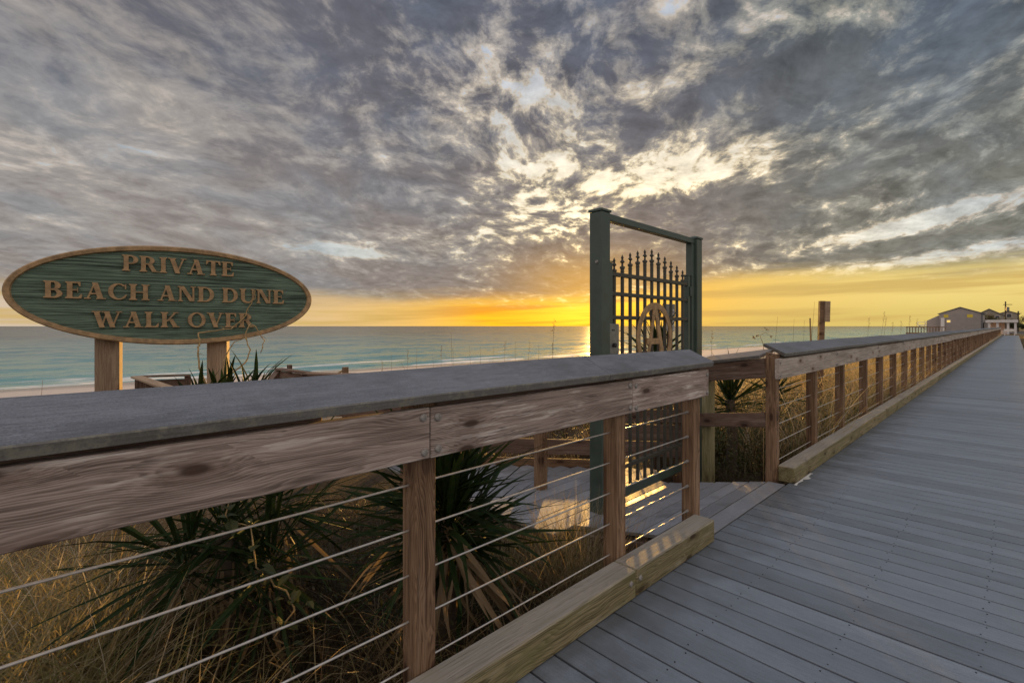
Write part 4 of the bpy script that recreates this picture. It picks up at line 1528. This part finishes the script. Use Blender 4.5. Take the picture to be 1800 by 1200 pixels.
yucca((-2.28, 1.62, 0.30), 360, 0.64, 0.031, 'big dense dark green yucca behind the middle of the nearest railing', dead=0.24, heads=((0, 0, 0.10), (-0.05, 0.18, -0.22), (0.10, -0.02, -0.05)))
yucca((-3.05, 0.72, 0.22), 300, 0.66, 0.022, 'dark narrow-leaved yucca in the dry grass on the left', lo=-50, dead=0.18, heads=((0, 0, 0), (0.2, 0.16, -0.16), (0.05, -0.2, -0.08), (-0.1, .3, .08)))
yucca((-3.95, 0.93, 0.74), 110, 0.36, 0.034, 'stiff bright-edged yucca poking over the cap at the sign post', lo=20, dead=0.0, heads=((0, 0, 0), (.05, .16, .03), (-.06, -.13, -.04)))
yucca((-3.15, 5.55, 0.95), 70, 0.62, 0.038, 'yucca silhouetted behind the gate ring', lo=-10)
yucca((-2.55, 6.35, 0.40), 80, 0.58, 0.028, 'yucca fan seen through the return rail', lo=-10)
yucca((-2.5, 7.9, 0.35), 60, 0.5, 0.03, 'low yucca behind the start of the long railing', lo=-10)

# broad leaves hanging in the left thicket (catbrier)
CB = thing('briar', (-2.5, 0.75, -0.4), 'green briar with broad leaves tangled in front of the left yucca', 'vine')
heart = MB()
hp = [(0, 0), (0.35, 0.42), (0.75, 0.34), (1.25, 0), (0.75, -0.34), (0.35, -0.42)]
heart.v = [(p[0] * .06, p[1] * .06, 0.008 * (1 if i in (1, 2, 4, 5) else 0)) for i, p in enumerate(hp)]
heart.f = [(0, 1, 2, 3), (0, 3, 4, 5)]
heart_me = heart.mesh('leaf', M_SHRUB, fix=False)
tint_attr(heart_me, [0.1] * 6)
prev = Vector((-2.5, 0.9, -0.4))
pts = [prev]
for k in range(16):
    prev = prev + Vector((jit(.07), jit(.09) - .01, 0.075 + jit(.03)))
    pts.append(prev.copy())
obj('stem', MB().tube(pts, [0.006 - 0.0002 * i for i in range(len(pts))], 6).mesh('stem', M_TWIG, smooth=True), None, CB)
for p in pts[3:]:
    for q in range(2):
        M = Matrix.Translation(p + Vector((jit(.05), jit(.06), jit(.03)))) @ Matrix.Rotation(random.uniform(0, 6.28), 4, 'Z') @ Matrix.Rotation(jit(1.2), 4, 'Y') @ Matrix.Scale(random.uniform(.7, 1.4), 4)
        obj('leaf', heart_me, M, CB)


# sea oats: single stalks standing above the rail
def sea_oat(px, py0, py1, d, lean_px=6, label='thin dry sea oat stalk standing over the railing', head=True, group='sea oat stalks above the railing'):
    top = at(px + lean_px, py0, d)
    foot = at(px - lean_px * 0.6, py1, d)
    foot.z = dune_h(foot.x, foot.y) - 0.02
    S = thing('sea_oat', foot, label, 'sea oat', group)
    mid = foot.lerp(top, 0.6) + Vector((jit(.03), jit(.03), 0.03))
    r = 0.0016 + 0.0004 * d / 4
    obj('stalk', MB().tube([foot, foot.lerp(mid, .5), mid, mid.lerp(top, .6) + Vector((0, 0, .01)), top], [r * 1.2, r * 1.1, r, r * .8, r * .5], 5).mesh('stalk', M_OAT), None, S)
    if head:
        b = MB()
        dirn = (top - mid).normalized()
        for k in range(14):
            c = top - dirn * (0.012 * k * (0.7 + d * .06)) + Vector((jit(.012), jit(.012), jit(.01)))
            s = r * 5
            dd = Vector((jit(1), jit(1), jit(.6) - .4)).normalized()
            e = dd.orthogonal().normalized()
            b.quad(c, c + dd * s + e * s * .5, c + dd * s * 2.2, c + dd * s - e * s * .5)
        obj('seed_head', b.mesh('seed_head', M_OAT, fix=False), None, S, kind='stuff')


sea_oat(966, 562, 640, 5.2, 8, 'lone tall sea oat stalk against the sea left of the gate', group=None)
sea_oat(792, 585, 650, 6.5, 1, 'thin bare stalk over the middle of the nearest railing', False, None)
oats = [(1360, 556, 600, 7.5, 7, 'thin dry stalk just right of the withered weed at the railing corner'), (1386, 560, 596, 7.8, 10, 'low stalk slanting right, left of the thin dark stake'),
        (1408, 562, 596, 8.0, 6, 'short upright stalk close left of the thin dark stake'), (1418, 530, 596, 8.3, 14, 'tallest stalk, slanting up between the dark stake and the marker post'),
        (1432, 575, 596, 8.2, -6, 'short stalk leaning left between the dark stake and the marker post'), (1522, 558, 590, 11, 6, 'first lone sea oat to the right of the marker post'),
        (1543, 548, 590, 11.5, 12, 'tallest of the sea oats between the marker post and the house'), (1550, 556, 588, 12, 8, 'sea oat close beside the tallest one right of the marker post'),
        (1560, 566, 588, 12, 10, 'lower sea oat leaning right beside the tallest one'), (1592, 554, 585, 14, 8, 'taller sea oat standing left of the beach deck'),
        (1606, 560, 585, 14, 6, 'sea oat nearest the left end of the beach deck rail'), (1582, 564, 586, 14, 2, 'short upright sea oat midway between marker post and beach deck'),
        (1622, 562, 584, 16, 4, 'faint sea oat in front of the beach deck rail')]
for (px, py0, py1, d, l, lb) in oats:
    sea_oat(px, py0, py1, d, l, lb, d > 9.5)
ORD = ('first', 'second', 'third', 'fourth', 'fifth', 'sixth', 'seventh', 'eighth', 'ninth', 'tenth', 'eleventh', 'twelfth', 'thirteenth', 'fourteenth')
for k in range(14):
    px = 690 + k * 22 + jit(7)
    ytop = 652 - (px - 560) * 0.062
    sea_oat(px, ytop - random.uniform(16, 34), ytop + 20, random.uniform(8.5, 12), jit(5), ORD[k] + ' from the left in the row of short faint stalks over the nearest railing cap', random.random() < .4)
sea_oat(672, 634, 660, 9, 0, 'brown seed head on a short stalk above the nearest railing cap', True, None)
sea_oat(50, 668, 700, 3.6, 25, 'curved grass blade bending over the cap at the far left', False, None)
sea_oat(1246, 582, 625, 6.2, 6, 'seedy stalk beside the right gate post', True, None)

# withered weed at the start of the long railing
WD = thing('withered_weed', (-1.95, 5.6, -0.5), 'withered brown weed with curled leaves at the corner of the long railing cap', 'weed')
q0, q1, q2, q3 = at(1342, 606, 5.2), at(1331, 588, 5.2), at(1345, 584, 5.2), at(1354, 590, 5.2)
base = Vector((q0.x, q0.y, -0.5))
obj('stem', MB().tube([base, q0, at(1336, 590, 5.2), q2, q3], [.004, .003, .0025, .002, .0015], 5).mesh('stem', M_TWIG), None, WD)
for q in (q1, at(1347, 578, 5.2), q3, at(1326, 592, 5.2)):
    b = MB()
    for k in range(5):
        dd = Vector((jit(1), jit(1), jit(1) - .3)).normalized()
        e = dd.orthogonal().normalized()
        s = .014
        b.quad(q, q + dd * s + e * s * .6, q + dd * s * 2.2, q + dd * s - e * s * .6)
    obj('leaf', b.mesh('leaf', M_TWIG, fix=False), None, WD)

# marker post with its board, and a thin stake, on the dune
q = at(1446, 529, 9.0)
MP = thing('marker_post', (q.x, q.y, dune_h(q.x, q.y)), 'square wooden marker post with a small board nailed near its top', 'marker post')
Mq = Matrix.Translation(q) @ Matrix.Rotation(TH - R(12), 4, 'Z')
obj('post', MB().box((-0.055, -0.045, -2.1), (0.035, 0.045, 0.0), 0.004).mesh('post', M_POST), Mq @ Matrix.Rotation(R(1.5), 4, 'Y'), MP)
bd = obj('board', MB().box((0.005, -0.085, -0.385), (0.095, -0.05, -0.005), 0.003).mesh('board', M_SIGNPOST), Mq @ Matrix.Rotation(R(1.5), 4, 'Y') @ Matrix.Rotation(R(12), 4, 'Z'), MP)
q = at(1424, 559, 9.2)
SK = thing('stake', (q.x, q.y, dune_h(q.x, q.y)), 'thin dark leaning stake left of the marker post', 'stake')
obj('shaft', MB().tube([(q.x + .06, q.y, -0.7), q], [0.018, 0.013], 7).mesh('shaft', M_TWIG), None, SK)


# ------------------------------------------------------------------ houses at the far end
def gable_house(name, x0, x1, y0, y1, z0, eave, ridge, wall, label, windows=(), over=0.35, roof=None, axis='y'):
    Hs = thing(name, ((x0 + x1) / 2, y0, z0), label, 'house')
    b = MB()
    xm = (x0 + x1) / 2
    prof = [(x0, z0), (x1, z0), (x1, eave), (xm, ridge), (x0, eave)]
    b.prism(prof, y0, y1)
    obj('wall', b.mesh('wall', wall), None, Hs)
    sl = (ridge - eave) / (xm - x0)
    for s, xe in ((-1, x0), (1, x1)):
        xo = xe + s * over
        zo = eave - sl * over
        r = MB()
        r.prism([(xm, ridge + 0.03), (xo, zo + 0.03), (xo, zo + 0.20), (xm, ridge + 0.20)] if s < 0 else [(xm + .001, ridge + 0.03), (xm + .001, ridge + 0.20), (xo, zo + 0.20), (xo, zo + 0.03)], y0 - over, y1 + over)
        obj('roof', r.mesh('roof', roof or M_ROOF), None, Hs)
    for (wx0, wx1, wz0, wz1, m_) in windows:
        f = obj('window', MB().box((wx0 - .1, y0 - 0.05, wz0 - .1), (wx1 + .1, y0 - 0.003, wz1 + .1)).mesh('window', M_WHITE if m_ is not M_SUNSETPANE else wall), None, Hs)
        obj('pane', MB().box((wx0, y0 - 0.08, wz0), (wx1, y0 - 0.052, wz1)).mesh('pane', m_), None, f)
    return Hs


GH = gable_house('house', -15.6, -6.5, 190, 208, -1.0, 5.0, 6.75, M_SIDING, 'grey gabled house with two golden windows beyond the end of the railing', [(-14.6, -13.6, 3.9, 4.75, M_SUNSETPANE), (-9.6, -8.4, 3.9, 4.75, M_SUNSETPANE), (-13.9, -13.2, 2.5, 3.1, M_SUNSETPANE2)])
# clapboards, corner boards, side porch and balcony
for k in range(24):
    z = -0.3 + k * 0.22
    obj('clapboard', MB().box((-15.55, 189.955, z), (-6.75, 189.998, z + 0.19)).mesh('clapboard', M_SIDING), None, GH)
obj('corner_board', MB().box((-6.74, 189.93, -0.9), (-6.35, 189.997, 4.98)).mesh('corner_board', M_ROOF), None, GH)
obj('chimney_column', MB().box((-15.2, 189.2, -0.9), (-14.4, 189.9, 3.8)).mesh('chimney_column', M_WHITE), None, GH)
side_p = MB()
side_p.prism([(-18.6, -1), (-15.65, -1), (-15.65, 4.7), (-18.6, 3.0)], 191.5, 206)
obj('side_wing', side_p.mesh('side_wing', M_SIDING), None, GH)
obj('balcony', MB().box((-20.6, 190.5, 1.5), (-18.5, 196, 1.75)).mesh('balcony', M_WHITE), None, GH)
obj('balcony_rail', MB().box((-20.6, 190.5, 2.5), (-18.6, 190.62, 2.62)).box((-20.6, 190.5, 1.76), (-20.45, 190.62, 2.49)).box((-18.8, 190.5, 1.76), (-18.65, 190.62, 2.49)).mesh('balcony_rail', M_WHITE), None, GH)
bar('brace', (-18.6, 191, 0.4), (-20.3, 191, 1.48), 0.15, 0.15, M_DARKWOOD, GH)

DK = thing('beach_deck', (-20, 120, -1), 'low wooden deck with a slatted rail in front of the grey house', 'deck')
obj('deck_floor', MB().box((-14.6, 119, -0.2), (-9.0, 121, 0.15)).mesh('deck_floor', M_POST), None, DK)
obj('deck_rail', MB().box((-14.6, 119, 1.15), (-9.0, 119.12, 1.3)).mesh('deck_rail', M_POST), None, DK)
for k in range(14):
    xx = -14.5 + k * 0.42
    obj('baluster', MB().box((xx, 119.01, 0.15), (xx + 0.12, 119.11, 1.149)).mesh('baluster', M_POST), None, DK)

gable_house('low_house', -6.3, -3.2, 194, 206, -0.6, 2.2, 3.0, M_SIDING, 'low grey wing with a shallow roof to the right of the gabled house')
gable_house('tan_house', -9.5, -2.6, 225, 240, -0.6, 4.9, 7.0, M_SIDING2, 'tan house with a dark roof half hidden behind the grey house', [(-4.6, -3.6, 4.0, 4.8, M_GLASS)])
gable_house('grey_block', -4.4, 0.8, 255, 270, -0.6, 5.9, 6.9, M_SIDING2, 'pale upper storey showing over the tree crown', [(-2.2, -1.0, 4.6, 5.9, M_GLASS)])
gable_house('peach_house', 3.4, 9.8, 235, 252, -0.6, 3.6, 4.9, M_PEACH, 'pinkish stucco house at the end of the road', [(4.2, 5.2, 1.4, 2.6, M_GLASS)])
# white open shelter at the end of the walk
SH = thing('shelter', (-2.2, 150, -0.4), 'white flat-roofed open shelter at the end of the boardwalk', 'shelter')
obj('roof', MB().box((-4.6, 149, 2.15), (0.4, 153, 2.75), 0.03).mesh('roof', M_WHITE), None, SH)
for xx in (-4.2, -2.9, -1.3, -0.2):
    obj('column', MB().box((xx, 149.3, -0.4), (xx + 0.38, 149.7, 2.149)).mesh('column', M_WHITE), None, SH)
obj('back_wall', MB().box((-4.2, 152.4, -0.4), (-1.6, 152.7, 2.149)).mesh('back_wall', M_PEACH), None, SH)
obj('low_wall', MB().box((-2.5, 149.4, -0.4), (-1.32, 149.6, 0.5)).mesh('low_wall', M_PEACH), None, SH)
# white bench at the end of the walk
BE = thing('bench', (-0.6, 106, -0.3), 'small white bench at the very end of the boardwalk', 'bench')
obj('seat', MB().box((-1.25, 105.8, 0.42), (0.0, 106.2, 0.5)).mesh('seat', M_WHITE), None, BE)
obj('backrest', MB().box((-1.25, 106.15, 0.62), (0.0, 106.22, 0.95)).mesh('backrest', M_WHITE), None, BE)
for xx in (-1.2, -0.16):
    obj('leg', MB().box((xx, 105.85, -0.45), (xx + .11, 106.15, 0.419)).mesh('leg', M_WHITE), None, BE)
# roof corner of a house close to the road on the right
NR = thing('roadside_house', (6, 60, -0.4), 'house on the right with only the corner of its dark eave in view', 'house')
obj('roof', MB().prism([(2.0, 3.45), (9.0, 7.4), (9.0, 7.62), (1.96, 3.66)], 102, 120).mesh('roof', M_ROOF), None, NR)
obj('fascia', MB().box((1.93, 102, 3.28), (2.05, 120, 3.46)).mesh('fascia', M_WHITE), None, NR)
obj('wall', MB().box((3.4, 103, -0.4), (9.0, 119, 3.5)).mesh('wall', M_SIDING), None, NR)


# trees by the houses
def tree(name, x, y, h, r, label, n=1500):
    g = -0.6
    Tt = thing(name, (x, y, g), label, 'tree', 'trees beside the houses')
    b = MB().tube([(x, y, g), (x + .1, y, g + h * .3), (x, y, g + h * .6)], [0.25, 0.2, 0.12], 8)
    for k in range(7):
        a = k * 0.9
        b.tube([(x, y, g + h * (.32 + .04 * k)), (x + r * .4 * math.cos(a), y + r * .4 * math.sin(a), g + h * (.5 + .04 * k)), (x + r * .75 * math.cos(a), y + r * .75 * math.sin(a), g + h * (.62 + .04 * k))], [0.1, 0.07, 0.03], 6)
    obj('trunk', b.mesh('trunk', M_BARK), None, Tt)
    V, F = [], []
    cl = [(x + r * random.uniform(-.75, .75), y + r * random.uniform(-.75, .75), g + h * random.uniform(.45, .92), r * random.uniform(.22, .42)) for _ in range(15)]
    for i in range(n):
        cx, cy, cz, cr = random.choice(cl)
        d = Vector((random.gauss(0, 1), random.gauss(0, 1), random.gauss(0, .8))).normalized() * cr * random.uniform(.4, 1.1)
        c = Vector((cx, cy, cz)) + d
        u = Vector((jit(1), jit(1), jit(1))).normalized()
        w = u.orthogonal().normalized()
        s = random.uniform(.12, .26)
        k = len(V)
        V += [tuple(c - u * s), tuple(c + w * s * .5), tuple(c + u * s), tuple(c - w * s * .5)]
        F.append((k, k + 1, k + 2, k + 3))
    me = bpy.data.meshes.new('crown')
    me.from_pydata(V, [], F)
    tint_attr(me, np.repeat(rng.uniform(0, .6, n), 4))
    me.materials.append(M_SHRUB)
    obj('crown', me, None, Tt)


tree('tree', -6.6, 232 - 18, 5.6, 2.6, 'rounded olive tree between the grey house and the white shelter')
tree('tree', -3.6, 205, 4.1, 2.2, 'dark low tree above the roof of the white shelter')
tree('tree', -0.6, 205, 3.9, 1.8, 'small dark tree behind the utility pole')
tree('tree', 1.9, 190, 2.6, 1.4, 'low bush just right of the white shelter', 900)
tree('tree', 4.0, 300, 6.6, 4.6, 'far dark tree line end above the pinkish house')

# utility poles
UP = thing('utility_pole', (-1.6, 160, -0.5), 'tall utility pole with a transformer drum over the white shelter', 'utility pole')
obj('pole', MB().tube([(-1.6, 160, -0.5), (-1.6, 160, 7.1)], [0.17, 0.12], 9).mesh('pole', M_BARK), None, UP)
obj('crossarm', MB().box((-2.0, 159.8, 6.3), (-0.5, 159.95, 6.42)).mesh('crossarm', M_BARK), None, UP)
obj('transformer', MB().tube([(-1.25, 159.75, 4.9), (-1.25, 159.75, 4.95), (-1.25, 159.75, 5.75), (-1.25, 159.75, 5.8)], [.2, .3, .3, .2], 10).mesh('transformer', M_LOCK), None, UP)
UP2 = thing('utility_pole', (0.5, 215, -0.5), 'smaller utility pole farther off to the right of the drum', 'utility pole')
obj('pole', MB().tube([(0.6, 215, -0.5), (0.6, 215, 6.0)], [0.22, 0.17], 8).mesh('pole', M_BARK), None, UP2)
obj('crossarm', MB().box((-0.1, 214.8, 5.2), (1.3, 215, 5.35)).mesh('crossarm', M_BARK), None, UP2)

# verge posts beside the walk
for (yy, lb) in ((86, 'dark wooden post standing in the verge right of the walk'), (60, 'shorter dark verge post nearer on the right')):
    VP_ = thing('verge_post', (1.05 if yy > 70 else 0.9, yy, -0.45), lb, 'post', 'posts in the verge')
    xx = 1.05 if yy > 70 else .9
    bar('shaft', (xx, yy, -0.45), (xx, yy, 0.95 if yy > 70 else .2), 0.14, 0.14, M_DARKWOOD, VP_)


# car with its lights on
def build_car():
    x, y = 2.35, 150.0
    Ca = thing('parked_car', (x, y, -0.4), 'red car facing the camera with glowing headlights at the right edge', 'car')
    prof = [(-2.1, .35), (-2.05, .75), (-1.1, .95), (-0.55, 1.42), (0.9, 1.45), (1.6, 1.0), (2.1, .95), (2.15, .35)]
    b = MB()
    n = len(prof)
    for s in (-0.85, -0.8, 0.8, 0.85):
        for (u, z) in prof:
            k = 0.0 if abs(s) < .83 else 0.04
            b.v.append((x + s * (1 if z < 1.2 else .8), y + u * (1 - k), -0.4 + z - k * .3))
    for r_ in range(3):
        for i in range(n):
            j = (i + 1) % n
            b.f.append((r_ * n + i, r_ * n + j, (r_ + 1) * n + j, (r_ + 1) * n + i))
    b.f.append(tuple(range(n)))
    b.f.append(tuple(range(4 * n - 1, 3 * n - 1, -1)))
    obj('body', b.mesh('body', M_CAR, smooth=False), None, Ca)
    obj('windscreen', MB().box((x - .58, y - 1.02, 0.60), (x + .58, y - 0.80, 0.95)).mesh('windscreen', M_GLASS), None, Ca)
    for sx_ in (-.62, .62):
        obj('headlight', MB().tube([(x + sx_, y - 2.14, 0.25), (x + sx_, y - 2.04, 0.25)], [.13, .15], 12).mesh('headlight', M_HEAD), None, Ca)
        for yy in (-1.3, 1.35):
            w = obj('wheel', MB().tube([(x + sx_ * 1.12, y + yy, -0.08), (x + sx_ * 1.42, y + yy, -0.08)], .32, 16).mesh('wheel', M_TYRE), None, Ca)
            obj('rim', MB().tube([(x + sx_ * 1.42, y + yy, -0.08), (x + sx_ * 1.44, y + yy, -0.08)], .19, 12).mesh('rim', M_STEEL), None, w)


build_car()
